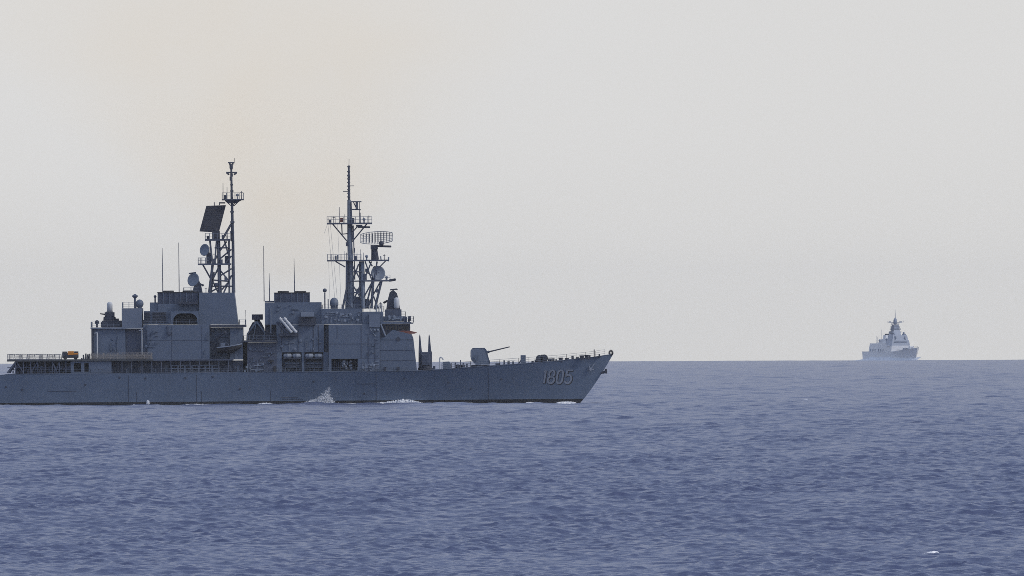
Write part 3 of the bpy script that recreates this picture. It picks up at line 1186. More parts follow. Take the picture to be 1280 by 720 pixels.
# forward missile launcher ---------------------------------------
la = MB()
la.lathe(P(532, 463.2, 0), [(1.9, 0), (1.9, .5), (1.5, .6), (1.4, 1.2)], n=20)
la = la.build('missile_launcher', M_DARK, ship)
mb = MB()
pbox(mb, 525.2, 538.8, 440.3, 459, -1.1, 1.1)
pbox(mb, 527, 537, 443, 457, -1.5, 1.5)
mb.build('launcher_body', M_MAST, la, bevel=.1)
for x0 in (522.8, 534.6):
    mb = MB().prism(ppoly([(x0, 461.5), (x0 + .2, 440), (x0 + 1.1, 421), (x0 + 1.8, 417.8), (x0 + 2.7, 421), (x0 + 4.2, 438), (x0 + 5.2, 441), (x0 + 5.2, 461.5)]), -.55, .55)
    mb.build('launcher_rail', M_MAST, la)

# foredeck ---------------------------------------------------------
mb = MB()
mb.path([P(549.5, 462, -5), P(549.5, 448, -5), P(551, 446.6, -5), P(553, 448, -5), P(554, 450, -5)], .16, 6)
mb.build('hose_davit', M_PALE, ship)
mb = MB().prism(ppoly([(553.2, 461.4), (553.2, 452.4), (561.5, 452), (563.5, 455), (563.8, 461)]), -4.8, -2)
mb.build('deck_locker', M_GREY, ship, bevel=.1)
def deckz(px):
    return Z(px, sheer_py(px)) - .12
mb = MB()
for px, w, h in ((541, 3, 1.0), (568, 2.2, 1.5), (571.5, 1.6, 1.0), (575, 1.2, 2.0), (578, 2, 1.3), (582, 2.5, 1.0), (619, 6, .7), (629, 2, 1.2), (634, 3, .9), (640, 2.2, .8)):
    mb.box(X(px), X(px + w), -4.4, -3.2, deckz(px + w / 2) - .15, deckz(px + w / 2) + h)
build_each(mb, 'deck_fitting', M_MAST, ship)
mb = MB()
for px in (571, 577, 686, 699.5, 726, 732):
    for k in (0, 2.4):
        mb.lathe((X(px + k), -3.6 if px < 600 else -2.6, deckz(px) - .1), [(.28, 0), (.24, .7), (.36, .8), (.36, .95)], n=10)
build_each(mb, 'mooring_bollard', M_DARK, ship)
mb = MB()
mb.box(X(650.5), X(657), -2.4, -1.0, deckz(653) - .1, Z(653, 444.2))
mb.tube((X(648), -1.6, deckz(648) + .2), (X(651), -1.6, deckz(651) + .9), .16)
mb.build('vent_trunk', M_GREY, ship, bevel=.08)
wi = MB()
wi.box(X(668), X(684), -2.2, 1.8, deckz(676) - .1, deckz(676) + .75)
wi.lathe((X(674), -2.6, deckz(674) + 1.0), [(.85, 0), (.85, .25), (.5, .3), (.5, 1.5), (.85, 1.6), (.85, 1.9)], (0, 1, 0), 16)
wi.lathe((X(680), -2.6, deckz(680) + 1.0), [(.9, 0), (.9, .25), (.5, .3), (.5, 1.5), (.9, 1.6), (.9, 1.9)], (0, 1, 0), 16)
wi.box(X(676), X(679), -1.6, -.4, deckz(676), deckz(676) + 1.9)
wi.build('anchor_windlass', M_DARK, ship)
mb = MB()
for px, w, h in ((664, 3, .6), (690, 3, .8), (694, 2, .5), (706, 5, .6), (714, 3, .9), (720, 4, .5), (736, 2, .7), (742, 1.2, 1.9), (748, 2, .6)):
    mb.box(X(px), X(px + w), -1.6, -.6, deckz(px + w / 2) - .15, deckz(px + w / 2) + h)
mb.path([(X(a), -.9, deckz(a) + .12) for a in range(686, 740, 6)], .12, 5)
mb.build('chain_stopper', M_DARK, ship)

gun = MB()
gun.lathe((X(600), 0, deckz(600) - .1), [(2.2, 0), (2.2, .5), (2.0, .6)], n=24)
gun = gun.build('gun_mount', M_DARK, ship)
def gunhouse():
    low = ppoly([(594, 456), (589.2, 451), (587.8, 446), (588, 438.5), (590.5, 435.2), (605.5, 435), (608, 437.5), (612, 452.5), (611.5, 456)])
    mb = MB()
    n = len(low)
    ys = [(-2.0, .94), (-2.2, 1), (2.2, 1), (2.0, .94)]
    cx = sum(p[0] for p in low) / n
    cz = sum(p[1] for p in low) / n
    vs = []
    top = max(p[1] for p in low)
    bot = min(p[1] for p in low)
    for y, k in ys:
        for x, z in low:
            t = (z - bot) / (top - bot)
            taper = 1 - .34 * t * t
            vs.append((cx + (x - cx) * k, y * taper, cz + (z - cz) * k))
    fs = []
    for i in range(3):
        for j in range(n):
            fs.append((i * n + j, (i + 1) * n + j, (i + 1) * n + (j + 1) % n, i * n + (j + 1) % n))
    fs += [tuple(range(n)), tuple(range(4 * n - 1, 3 * n - 1, -1))]
    mb.add(vs, fs)
    return mb
gunhouse().build('gun_house', M_GREY, gun, bevel=.25)
MB().tube(P(606, 441.4, 0), P(611.5, 439.8, 0), .38, .28, 12).build('barrel_sleeve', M_MAST, gun)
MB().tube(P(611, 440, 0), P(637, 433.8, 0), .17, .12, 10).build('gun_barrel', M_DARK, gun)
mb = MB()
pbox(mb, 593, 596.5, 444, 451, -2.28, -2.1)
mb.build('door', M_GREY, gun)

# after mast --------------------------------------------------------
am = MB()
for y in (-1.3, 1.3):
    am.tube(P(292, 366, y), P(292, 300, y * .35), .42, .34, 8)
am.tube(P(291.6, 302, 0), P(291, 246, 0), .42, .30, 8)
am = am.build('mast', M_MAST, ship)
mb = MB()
for y in (-1.9, 1.9):
    mb.tube(P(262, 366, y), P(266.3, 331, y), .32, .28)
    mb.tube(P(266.3, 331, y), P(263, 300, y * .9), .2)
    mb.tube(P(274.5, 366, y * .8), P(273.5, 299, y * .7), .36, .3)
    mb.tube(P(287, 366, y * .7), P(287, 300, y * .6), .24)
    mb.tube(P(269, 330, y * .9), P(271.5, 299, y * .9), .16)
    for a, b in (((262, 366), (273, 360)), ((266, 351), (273, 366)), ((264, 350), (287, 352)), ((274, 366), (287, 352)), ((274, 346), (290, 336)), ((266, 350), (274, 334)),
                 ((267, 330), (273, 318)), ((274, 316), (284, 302)), ((287, 322), (281, 300)), ((274, 325), (290, 312)), ((274, 336), (287, 352)), ((263, 358), (290, 358)), ((264, 366), (268, 340)), ((280, 366), (290, 344)), ((269, 310), (288, 310)), ((282, 330), (290, 320)), ((254, 331), (264.5, 350))):
        mb.tube(P(*a, y * .8), P(*b, y * .8), .165)
for a in ((264, 350), (274, 350), (287, 350), (268, 318), (274, 316), (287, 318)):
    mb.tube(P(*a, -1.6), P(*a, 1.6), .12)
mb.tube(P(279, 299, -.6), P(290, 280, -.3), .26)
mb.tube(P(279, 299, .6), P(290, 280, .3), .26)
mb.build('mast_lattice', M_MAST, am)
def platform(x0, x1, py, d, parent, th_=1.4, rh=1.35, mat=None, railx=None):
    o = B(x0, x1, py, py + th_, -d).build('mast_platform', mat or M_MAST, parent)
    a, b = railx or (x0 + .3, x1 - .3)
    r = MB()
    for sg in (-1, 1):
        q = rail([P(a, py, sg * d * .95), P(b, py, sg * d * .95)], rh, 1.0, 2, 0.06, .042)
        r.add(q.v, q.f)
    for e in (a, b):
        q = rail([P(e, py, -d * .95), P(e, py, d * .95)], rh, 1.0, 2, .045, .032)
        r.add(q.v, q.f)
    r.build('guard_rail', M_MASTL, o)
    return o
platform(257, 289, 299, 2.2, am, 2.2)
platform(248, 289.5, 329.5, 2.4, am, 2.0, railx=(248.3, 262))
tp = platform(278.5, 305.8, 249, 1.7, am, 1.6, 1.5)
MB().prism(ppoly([(282, 250.6), (303, 250.6), (296, 254.5), (287, 254.5)]), -.5, .5).build('platform_bracket', M_MAST, tp)
mb = MB()
mb.tube(P(300.5, 251, 0), P(293, 258, 0), .1)
mb.tube(P(282.5, 251, 0), P(290, 257.5, 0), .1)
for y in (-1.4, 1.4):
    mb.tube(P(296, 251, y), P(291.5, 259, 0), .1)
mb.build('platform_brace', M_MAST, tp)
pm = MB()
pm.tube(P(290.8, 249, 0), P(290.4, 205, 0), .30, .24, 8)
pm.tube(P(290, 226, 0), P(290, 221, 0), .36, .36, 8)
pm = pm.build('pole_mast', M_MAST, am)
mb = MB()
mb.tube(P(284, 215.8, 0), P(297.8, 215.8, 0), .17)
mb.tube(P(291, 215.8, -1.3), P(291, 215.8, 1.3), .17)
mb.tube(P(284.5, 216.5, 0), P(288, 218.5, 0), .2)
mb.tube(P(297, 216.5, 0), P(293.5, 218.5, 0), .2)
mb.tube(P(290.8, 217, 0), P(290.8, 221, 0), .38)
mb.build('yardarm', M_MAST, pm)
mb = MB()
mb.tube(P(286.3, 203.5, 0), P(294.6, 203.5, 0), .16)
mb.tube(P(288.5, 204, 0), P(289.5, 208, 0), .2)
mb.tube(P(292.5, 204, 0), P(291.5, 208, 0), .2)
mb.lathe(P(290.4, 212, 0), [(.32, 0), (.42, .4), (.42, .9), (.3, 1.2)], n=10)
mb.tube(P(294.2, 203.5, 0), P(294.4, 198, 0), .06, n=5)
mb.build('direction_finder', M_MAST, pm)
mb = MB()
for px, t in ((280, 229), (285, 234)):
    mb.tube(P(px, 249, -1), P(px, t, -1), .09, .07, 5)
build_each(mb, 'stub_antenna', M_MAST, am)
# big planar air-search radar
rd = MB()
pbox(rd, 266, 275.5, 289, 299, -.9, .9)
rd.tube(P(270.5, 290, 0), P(271, 275, .6), .5)
rd = rd.build('search_radar', M_DARK, am)
mb = MB()
face = [P(259.6, 257.8, -1.5), P(283.4, 256.9, -.3), P(274.4, 291, .1), P(250.8, 289.6, -1.1)]
nrm = (face[1] - face[0]).cross(face[3] - face[0]).normalized()
if nrm.y > 0:
    nrm = -nrm
bk = [p - nrm * .45 for p in face]
mb.add(face + bk, [(0, 1, 2, 3), (7, 6, 5, 4), (0, 4, 5, 1), (1, 5, 6, 2), (2, 6, 7, 3), (3, 7, 4, 0)])
for i in range(1, 14):
    mb.tube(face[0].lerp(face[3], i / 14) + nrm * .02, face[1].lerp(face[2], i / 14) + nrm * .02, .04, n=4)
mb.build('radar_panel', M_DARK, rd)
mb = MB()
mb.tube(P(275.5, 256.6, -.6), P(275.5, 254, -.6), .12)
mb.tube(P(275, 253.8, -.6), P(282.5, 253.8, -.2), .16)
mb.tube(P(269, 257.2, -1), P(269, 253, -1), .12)
mb.build('radar_feed', M_MAST, rd)
# tracking dish on the lower mast platform
td = MB()
pbox(td, 258.5, 264.5, 316, 329.5, -.7, .7)
pbox(td, 256.5, 262.5, 309, 318, -.55, .55)
pbox(td, 281.5, 287, 320, 329.5, -.8, .8)
td = td.build('tracking_radar', M_MAST, am)
mb = MB().dish(P(257.3, 312.8, -.8), (-.62, -.76, .12), 1.42, .35)
mb.build('radar_dish', M_MASTL, td, smooth=True)
# second tracking dish standing on the mast house
td = MB()
td.prism(ppoly([(240.5, 366), (243.5, 355), (249, 350), (252, 358), (253.5, 366)]), -1.0, 1.0)
td.tube(P(248.5, 354, -.6), P(253, 356.5, -.8), .2)
td.ball(P(253.8, 356.8, -.8), .3, 8)
td.tube(P(236.5, 342.2, -.8), P(245.5, 341, -.8), .17)
td = td.build('tracking_radar', M_MAST, ship)
mb = MB().dish(P(243, 350.2, -1.0), (-.55, -.8, .22), 1.62, .4)
mb.build('radar_dish', M_MASTL, td, smooth=True)

# forward mast --------------------------------------------------------
fm = MB()
fm.tube(P(439.8, 386, -.6), P(438, 300, 0), .80, .60, 10)
fm.tube(P(438, 300, 0), P(437.6, 250, 0), .60, .45, 10)
fm = fm.build('mast', M_MASTL, ship)
mb = MB()
mb.tube(P(454.5, 386, -1.6), P(453.5, 327, -1.2), .55, .48, 8)
mb.tube(P(451, 386, 1.8), P(451, 327, 1.2), .4, .36, 8)
mb.tube(P(434, 386, 1.8), P(435, 327, 1.2), .45, .4, 8)
build_each(mb, 'mast_leg', M_MASTL, fm)
mb = MB()
for y in (-1.9, 1.9):
    k = y
    for a, b, r in (((428.5, 386), (433.5, 362), .2), ((433.5, 362), (434, 327), .18), ((457, 386), (466, 351), .16), ((464.5, 386), (467, 351), .24), ((468.5, 387), (477.5, 351), .22),
                 ((460, 386), (467, 366), .13), ((467, 370), (473, 386), .13), ((455, 372), (466, 352), .13), ((455, 352), (465, 327), .12), ((465, 350), (457, 327), .12), ((465, 372), (476, 352), .12),
                 ((441, 352), (449, 330), .13), ((441, 332), (450, 348), .13), ((441, 378), (451, 356), .13), ((441, 356), (453, 376), .13), ((434, 366), (452, 366), .12), ((472, 327), (468, 351), .14),
                 ((462, 327), (466, 333), .14), ((434, 352), (466, 351), .12), ((476, 333), (484, 325), .1), ((431, 374), (441, 386), .14), ((441, 340), (453, 340), .12), ((456, 386), (466, 372), .13), ((458, 340), (466, 345), .12), ((470, 386), (474, 365), .12), ((420, 327), (432, 334), .12)):
        mb.tube(P(*a, k), P(*b, k), r * 1.2)
for a in ((434, 352), (453, 352), (466, 352), (434, 366), (453, 366), (467, 372)):
    mb.tube(P(*a, -1.9), P(*a, 1.9), .12)
mb.build('mast_lattice', M_MAST, fm)
mb = MB()
pbox(mb, 443, 451, 371, 386, -1.4, 1.4)
pbox(mb, 433, 437, 340, 352, -1.2, .6)
pbox(mb, 456, 462, 374, 386, -.8, .8)
build_each(mb, 'mast_cabin', M_MAST, fm)
pu = platform(409.5, 466, 278.6, 2.1, fm, 2.0, 1.45, M_MAST)
mb = MB()
for y in (-1.8, 1.8):
    mb.tube(P(416.5, 280, y), P(436.5, 304, 0), .15)
    mb.tube(P(459.5, 280, y), P(439.5, 304, 0), .15)
    mb.tube(P(428, 280, y), P(428.5, 293, y * .5), .13)
    mb.tube(P(437, 292, 0), P(428, 293, y * .5), .11)
    mb.tube(P(448, 283, y), P(441, 291, 0), .13)
mb.tube(P(436.8, 283, 0), P(441, 281, 0), .9)
mb.tube(P(448, 284, -1), P(463.5, 284.3, -1), .22)
mb.build('platform_brace', M_MAST, pu)
pmd = platform(409.5, 487, 325, 2.4, fm, 1.8, 1.3, M_MAST, railx=(410, 452))
mb = MB()
mb.tube(P(486, 327, 0), P(486.5, 321.5, 0), .16)
mb.tube(P(477, 325, -1), P(476.5, 320.5, -1), .14)
mb.tube(P(423, 325, -2), P(423, 319, -2), .2)
for px, t in ((414, 318), (417, 315), (428, 318), (431, 314), (447, 316), (451.5, 312), (455, 316)):
    mb.tube(P(px, 325, -1.5), P(px, t, -1.5), .08, .05, 5)
build_each(mb, 'stub_antenna', M_MASTL, pmd)
platform(452, 489, 350.4, 2.3, fm, 1.8, 1.2, M_MAST, railx=(470, 488))
mb = MB()
mb.tube(P(487, 351, -1), P(494.5, 349.7, -1), .3)
mb.ball(P(494, 349.7, -1), .32, 8)
mb.build('signal_light', M_DARK, fm)
pm = MB()
pm.tube(P(437.6, 278, 0), P(437.4, 207, 0), .36, .25, 8)
for i in range(9):
    y = 214 + i * 4.5
    pm.tube(P(437.2, y, 0), P(437.2, y + 1.6, 0), .40, n=8)
pm.tube(P(437.6, 207.5, 0), P(437.8, 199, 0), .06, n=5)
pm.tube(P(435.5, 208.5, 0), P(439.3, 208.5, 0), .16)
pm = pm.build('pole_mast', M_MAST, fm)
mb = MB()
mb.tube(P(438, 252.3, 0), P(453, 252.3, 0), .13)
mb.tube(P(438, 262, 0), P(452, 262.3, 0), .13)
pbox(mb, 445.5, 448.5, 252.5, 262, -.35, .35)
mb.tube(P(443, 253, 0), P(447, 261.5, 0), .12)
mb.tube(P(450.5, 253, 0), P(450.5, 262, 0), .08)
mb.build('navigation_radar', M_MAST, pm)
mb = MB()
for px, t, r in ((425.2, 259, .1), (432, 268, .08), (451, 266, .22), (450.5, 258, .1), (412, 272, .07)):
    mb.tube(P(px, 278.6, -1), P(px, t, -1), r, r * .8, 6)
build_each(mb, 'stub_antenna', M_MAST, pu)
mb = MB()
mb.box(X(426), X(430.5), -1.9, -1.4, Z(428, 278), Z(428, 272.5))
mb.build('signal_lamp', M_RUST, pu)
# mesh air-search antenna
ar = MB()
ar.tube(P(469.5, 325, 0), P(468.5, 311, 0), .95, .7, 10)
pbox(ar, 464, 473, 306.5, 312, -.9, .9)
ar.tube(P(471, 307.8, 0), P(489.5, 308.4, -2.0), .24)
ar.ball(P(477.5, 304.5, -1.2), .62, 10)
ar = ar.build('search_radar', M_DARK, fm)
mb = MB()
def mesh_pt(u, v):
    px = 451.5 + 40 * u
    taper = .62 + .38 * math.sin(math.pi * min(max(u, .0), 1)) ** .6
    py = 297.5 + (v - .5) * 15.5 * taper - 2.2 * u + 1
    y = -1.2 + 2.6 * (1 - (2 * u - 1) ** 2) + .9 * (1 - (2 * v - 1) ** 2)
    return P(px, py, y)
for i in range(22):
    mb.path([mesh_pt(i / 21, j / 6) for j in range(7)], .065, 4)
for j in range(7):
    mb.path([mesh_pt(i / 21, j / 6) for i in range(22)], .055 if 0 < j < 6 else .1, 4)
mb.build('mesh_reflector', M_MASTL, ar)
mb = MB()
for i in range(1, 11):
    u = i / 11
    mb.tube(mesh_pt(u, .5) + Vector((0, .05, 0)), mesh_pt(u, .5) + Vector((0, .7, 0)), .1, n=4)
    mb.tube(mesh_pt(u, .12) + Vector((0, .7, 0)), mesh_pt(u, .88) + Vector((0, .7, 0)), .11, n=4)
mb.build('reflector_frame', M_MAST, ar)
# round dish on the lower platform
dd = MB()
pbox(dd, 465, 472, 338, 350.4, -.8, .8)
dd.tube(P(468, 334, .5), P(474, 342, -.3), .4)
dd = dd.build('tracking_radar', M_MAST, fm)
mb = MB().dish(P(472.6, 341.8, -.6), (.32, -.93, .1), 1.75, .45)
mb.build('radar_dish', M_MASTL, dd, smooth=True)
# signal halyards
mb = MB()
for a, b in (((411, 281), (420, 385)), ((414, 281), (423, 385)), ((423, 281), (427, 385)), ((410.5, 280), (406.5, 292)), ((411.5, 327), (413, 385))):
    mb.tube(P(*a, -2), P(*b, -4.5), .03, n=4)
mb.build('signal_halyard', M_RAIL, fm)

def mast_kit(parent, items):
    """small aerials, junction boxes, lamps and cable trunks fixed to a mast"""
    for kind, px, py, w, h, y in items:
        mb = MB()
        if kind == 'b':
            pbox(mb, px, px + w, py - h, py, y - .4, y + .4)
            mb.build('equipment_box', M_MAST, parent)
        elif kind == 'a':
            mb.tube(P(px, py, y), P(px, py - h, y), .10, .07, 5)
            mb.tube(P(px - w / 2, py - h * .8, y), P(px + w / 2, py - h * .8, y), .08, n=5)
            mb.build('dipole_antenna', M_MAST, parent)
        elif kind == 'd':
            mb.tube(P(px, py, y), P(px, py - h * .4, y), .2, n=6)
            mb.ball(P(px, py - h * .7, y), w * S / 2, 10)
            mb.build('small_dome', M_MASTL, parent)
        elif kind == 'c':
            mb.tube(P(px, py, y), P(px + w, py - h, y), .13, n=5)
            mb.build('cable_trunk', M_MAST, parent)
mast_kit(fm, [('b', 412, 278.6, 3, 4, -1), ('a', 418, 278.6, 3, 8, 1), ('b', 441, 278.6, 3, 6, -1), ('d', 456, 278.6, 4, 6, -.5), ('a', 462, 278.6, 4, 9, -1), ('b', 446, 283.5, 8, 2.2, -1),
              ('b', 419, 325, 2.5, 5, -1.6), ('a', 434, 325, 3, 9, -1.8), ('b', 444, 325, 3, 5, -1.8), ('d', 459, 325, 4, 6, -1.5), ('a', 481, 325, 3, 7, -1), ('c', 434.5, 386, 1.5, 60, -1.2),
              ('c', 444, 350, -1.5, 68, -.7), ('c', 441.5, 300, -1.5, 48, -.5), ('b', 442.5, 316, 2, 6, -.6), ('b', 433, 308, 2.5, 5, -.4), ('b', 455, 350.4, 4, 8, -1.5), ('b', 446, 366, 4, 5, -1.4),
              ('b', 457, 340, 5, 4, -1.2), ('d', 484, 350.4, 3.4, 5, -1.4), ('a', 476, 386, 3, 8, -3.2), ('b', 470, 366, 3, 5, -1.9), ('a', 433.5, 240, 7, .6, -.2), ('a', 441, 233, 6, .6, -.2), ('b', 435.7, 222, 3.4, 2.2, 0)])
mast_kit(am, [('b', 259, 299, 3, 4, 1.2), ('b', 278, 299, 3, 5, -1.4), ('a', 285, 299, 3, 9, -1.5), ('b', 267, 329.5, 3.5, 6, -1.6), ('b', 276, 329.5, 3, 5, -1.6), ('a', 251, 329.5, 2, 7, -2),
              ('c', 294, 366, -1.6, 84, -.9), ('c', 277, 366, -1.5, 66, -1.2), ('b', 288.6, 292, 5, 3, -.3), ('b', 288.8, 279, 5.2, 2.4, -.3), ('b', 288.8, 266, 4.6, 2.2, -.2), ('b', 289, 240, 4, 2, 0),
              ('b', 289, 232, 3.6, 2, 0), ('d', 298, 249, 4, 7, -.6), ('a', 303, 249, 3, 10, -.8), ('b', 281, 249, 3, 5, -.5), ('b', 269, 358, 4, 4, -1.7), ('b', 281, 352, 3.5, 6, -1.4), ('a', 258, 366, 3, 6, -3), ('b', 284, 316, 3, 4, -1)])

# whip aerials, domes ---------------------------------------------------
for px, b, t in ((204, 365.5, 310.5), (224.5, 365.5, 303.5), (330.6, 377, 307.5), (337.4, 377, 341.5), (368.6, 366, 323.5)):
    mb = MB()
    mb.tube(P(px, b, -2.5), P(px, b - 12, -2.5), .13, .11, 6)
    mb.tube(P(px, b - 12, -2.5), P(px - .3, t, -2.5), .11, .05, 6)
    mb.build('whip_antenna', M_MAST, ship)
mb = MB()
mb.tube(P(406.5, 386, -3), P(406.5, 366, -3), .17)
mb.ball(P(406.5, 363.3, -3), .5, 10)
mb.tube(P(410.6, 386, -3), P(410.6, 374, -3), .14)
mb.build('signal_post', M_MAST, ship)
mb = MB()
mb.lathe(P(418, 386, -2.5), [(.85, 0), (.85, .7), (1.0, .72), (1.02, 1.5), (.85, 2.1), (.5, 2.5), (.05, 2.62)], n=18)
mb.build('satellite_dome', M_GREY2, ship, smooth=True)

# low tractor parked on the flight deck: a thing of its own
tr = empty('tow_tractor', (0, 0, 0))
tag(tr, 'low dark tow tractor with an orange engine cover parked on the flight deck', 'tractor')
tr.matrix_world = ship.matrix_basis
mb = MB()
pbox(mb, 78.3, 98.5, 441.0, 447.6, -6.6, -4.6)
pbox(mb, 78.3, 84.5, 439.6, 441.0, -6.5, -4.7)
pbox(mb, 93, 98.5, 439.4, 441.0, -6.5, -4.7)
mb.build('tractor_body', M_DARK, tr, bevel=.1)
mb = MB()
pbox(mb, 85.2, 92.6, 439.2, 444.0, -6.68, -4.5)
pbox(mb, 92.8, 98, 441.4, 443.4, -6.68, -6.6)
mb.build('engine_cover', M_ORANGE, tr, bevel=.06)
for px in (82, 95):
    for y in (-6.5, -4.7):
        mb = MB()
        mb.lathe(P(px, 447.2, y - .2), [(.25, 0), (.46, .03), (.46, .37), (.25, .4)], (0, 1, 0), 14)
        mb.build('wheel', M_BLACK, tr)

# ---------------------------------------------------------------- white water along the near hull
def foam_strip(segs, name, label, cat):
    """heaps of foam lying against the starboard waterline; segs = (px0, px1, [(t, height m)], width m)"""
    r = random.Random(9)
    mb = MB()
    for x0, x1, prof, wid in segs:
        n = max(8, int((x1 - x0) * 2.2))
        m = 7
        vs = []
        for i in range(n + 1):
            t = i / n
            px = x0 + (x1 - x0) * t
            h = np.interp(t, [p[0] for p in prof], [p[1] for p in prof]) * r.uniform(.72, 1.15)
            fade = min(1, 6 * t, 6 * (1 - t))
            yb = hull_y(px, 508 - .0069 * px - .01) + .25
            for j in range(m):
                u = j / (m - 1)
                w = wid * fade * r.uniform(.85, 1.1) + .3
                zz = h * (1 - u) ** 1.1 * r.uniform(.8, 1.1) + (.42 * fade * (1 - u ** 4) - .15)
                if j == 0:
                    zz = max(zz, h)
                x, y = X(px) + r.uniform(-.1, .1), yb - u * w
                vs.append((x, D_SHIP + y, zz - .22 - D_SHIP ** 2 / (2 * EARTH) + (X(px)) * (0.0069 - ROLL)))
        fs = [(i * m + j, i * m + j + 1, (i + 1) * m + j + 1, (i + 1) * m + j) for i in range(n) for j in range(m - 1)]
        mb.add(vs, fs)
    o = mb.build(name, M_FOAM)
    tag(o, label, cat, kind='stuff')
    return o
foam_strip([
    (452, 536, [(0, .05), (.25, .3), (.45, .75), (.58, 1.35), (.7, 1.25), (.82, .6), (1, .05)], 2.6),
    (375, 424, [(0, .15), (.3, .55), (.6, .7), (.8, .35), (1, .05)], 2.2),
    (424, 450, [(0, .05), (.4, .22), (1, .05)], 1.2),
    (318, 346, [(0, .05), (.4, .5), (.7, .4), (1, .05)], 1.4),
    (222, 284, [(0, .05), (.3, .3), (.6, .22), (1, .05)], 1.3),
    (160, 176, [(0, .05), (.5, .3), (1, .05)], 1.2),
    (655, 669, [(0, .02), (.5, .16), (1, .02)], .7),
    (692, 722, [(0, .02), (.35, .2), (.6, .26), (.8, .10), (1, .02)], .7),
    (536, 600, [(0, .05), (.3, .12), (1, .03)], .6),
    (284, 318, [(0, .05), (.5, .12), (1, .03)], .6),
    (346, 375, [(0, .05), (.5, .12), (1, .05)], .6),
], 'bow_wave', 'white bow wave and foam washing along the hull of the grey destroyer', 'foam')

def spray():
    r = np.random.default_rng(3)
    mb = MB()
    n = 9000
    jets = [(399 + 10 * r.random(), r.uniform(5, 14), r.uniform(.5, 7)) for _ in range(9)] + [(405, 20.5, 8.5), (401, 17, 10), (392, 9, 12), (386, 5, 10)]
    for i in range(n):
        bx, hh, lean = jets[int(r.integers(len(jets)))]
        t = r.random() ** 1.7                     # height along the jet
        px = bx + lean * t * .75 + r.normal(0, 1) * (3.0 * (1 - t) + 1.3)
        py = 505.4 - t * hh - abs(r.normal(0, .5))
        y = hull_y(min(px, 600), 500) - .5 - r.random() * 2.0
        s = r.uniform(.025, .075) * (1.6 - 1.0 * t)
        c = P(px, py, y)
        a = [Vector(v) * s for v in r.normal(0, 1, (4, 3))]
        w = [c + q + Vector((0, D_SHIP, -D_SHIP ** 2 / (2 * EARTH))) for q in a]
        mb.add(w, [(0, 1, 2), (0, 2, 3), (0, 3, 1), (1, 3, 2)])
    for i in range(260):                          # the small spurt farther aft
        t = r.random()
        c = P(185.3 + r.normal(0, .7), 508 - t * 5.5, hull_y(185, 500) - .6 - r.random())
        a = [Vector(v) * .14 for v in r.normal(0, 1, (4, 3))]
        mb.add([c + q + Vector((0, D_SHIP, -D_SHIP ** 2 / (2 * EARTH))) for q in a], [(0, 1, 2), (0, 2, 3), (0, 3, 1), (1, 3, 2)])
    o = mb.build('spray', M_FOAM)
    tag(o, 'plume of white spray thrown up against the hull amidships', 'spray', kind='stuff')
spray()

# ---------------------------------------------------------------- small breaking crests on the open sea
def at_sea(px, py):
    dep = ((py - 360) + ROLL * (px - 640)) * ANG - PITCH
    # h/d + d/2R = dep
    d = (dep - math.sqrt(max(dep * dep - 4 * CAM_H / (2 * EARTH), 0))) * EARTH
    az = (px - 640) * ANG
    return d * math.sin(az), d * math.cos(az)
def whitecaps():
    r = random.Random(2)
    mb = MB()
    for px, py, w in ((946, 573, 9), (1163, 688, 26), (1243, 575, 5), (1110, 650, 14), (774, 537, 6), (1008, 500, 9), (880, 476, 6), (1150, 545, 5)) :
        cx, cy = at_sea(px, py)
        d = math.hypot(cx, cy)
        L_ = w * ANG * d
        n = 14
        vs = []
        for i in range(n + 1):
            t = i / n * 2 - 1
            f = max(0, 1 - t * t) ** .6
            x = cx + t * L_ / 2
            yy = cy + t * L_ * .9 + r.uniform(-.1, .1)
            z = sea_z(x, yy)
            for j, (dy, h) in enumerate(((-.5, -.12), (-.28, .05), (0, .07), (.4, .03), (.7, -.15))):
                vs.append((x, yy + dy * (f + .2), z + (h * f + .03) * r.uniform(.6, 1.2) * (1 + d / 4000)))
        mb.add(vs, [(i * 5 + j, i * 5 + j + 1, i * 5 + j + 6, i * 5 + j + 5) for i in range(n) for j in range(4)])
    o = mb.build('whitecaps', M_FOAM)
    tag(o, 'scattered small white breaking crests on the open water', 'foam', kind='stuff')
whitecaps()

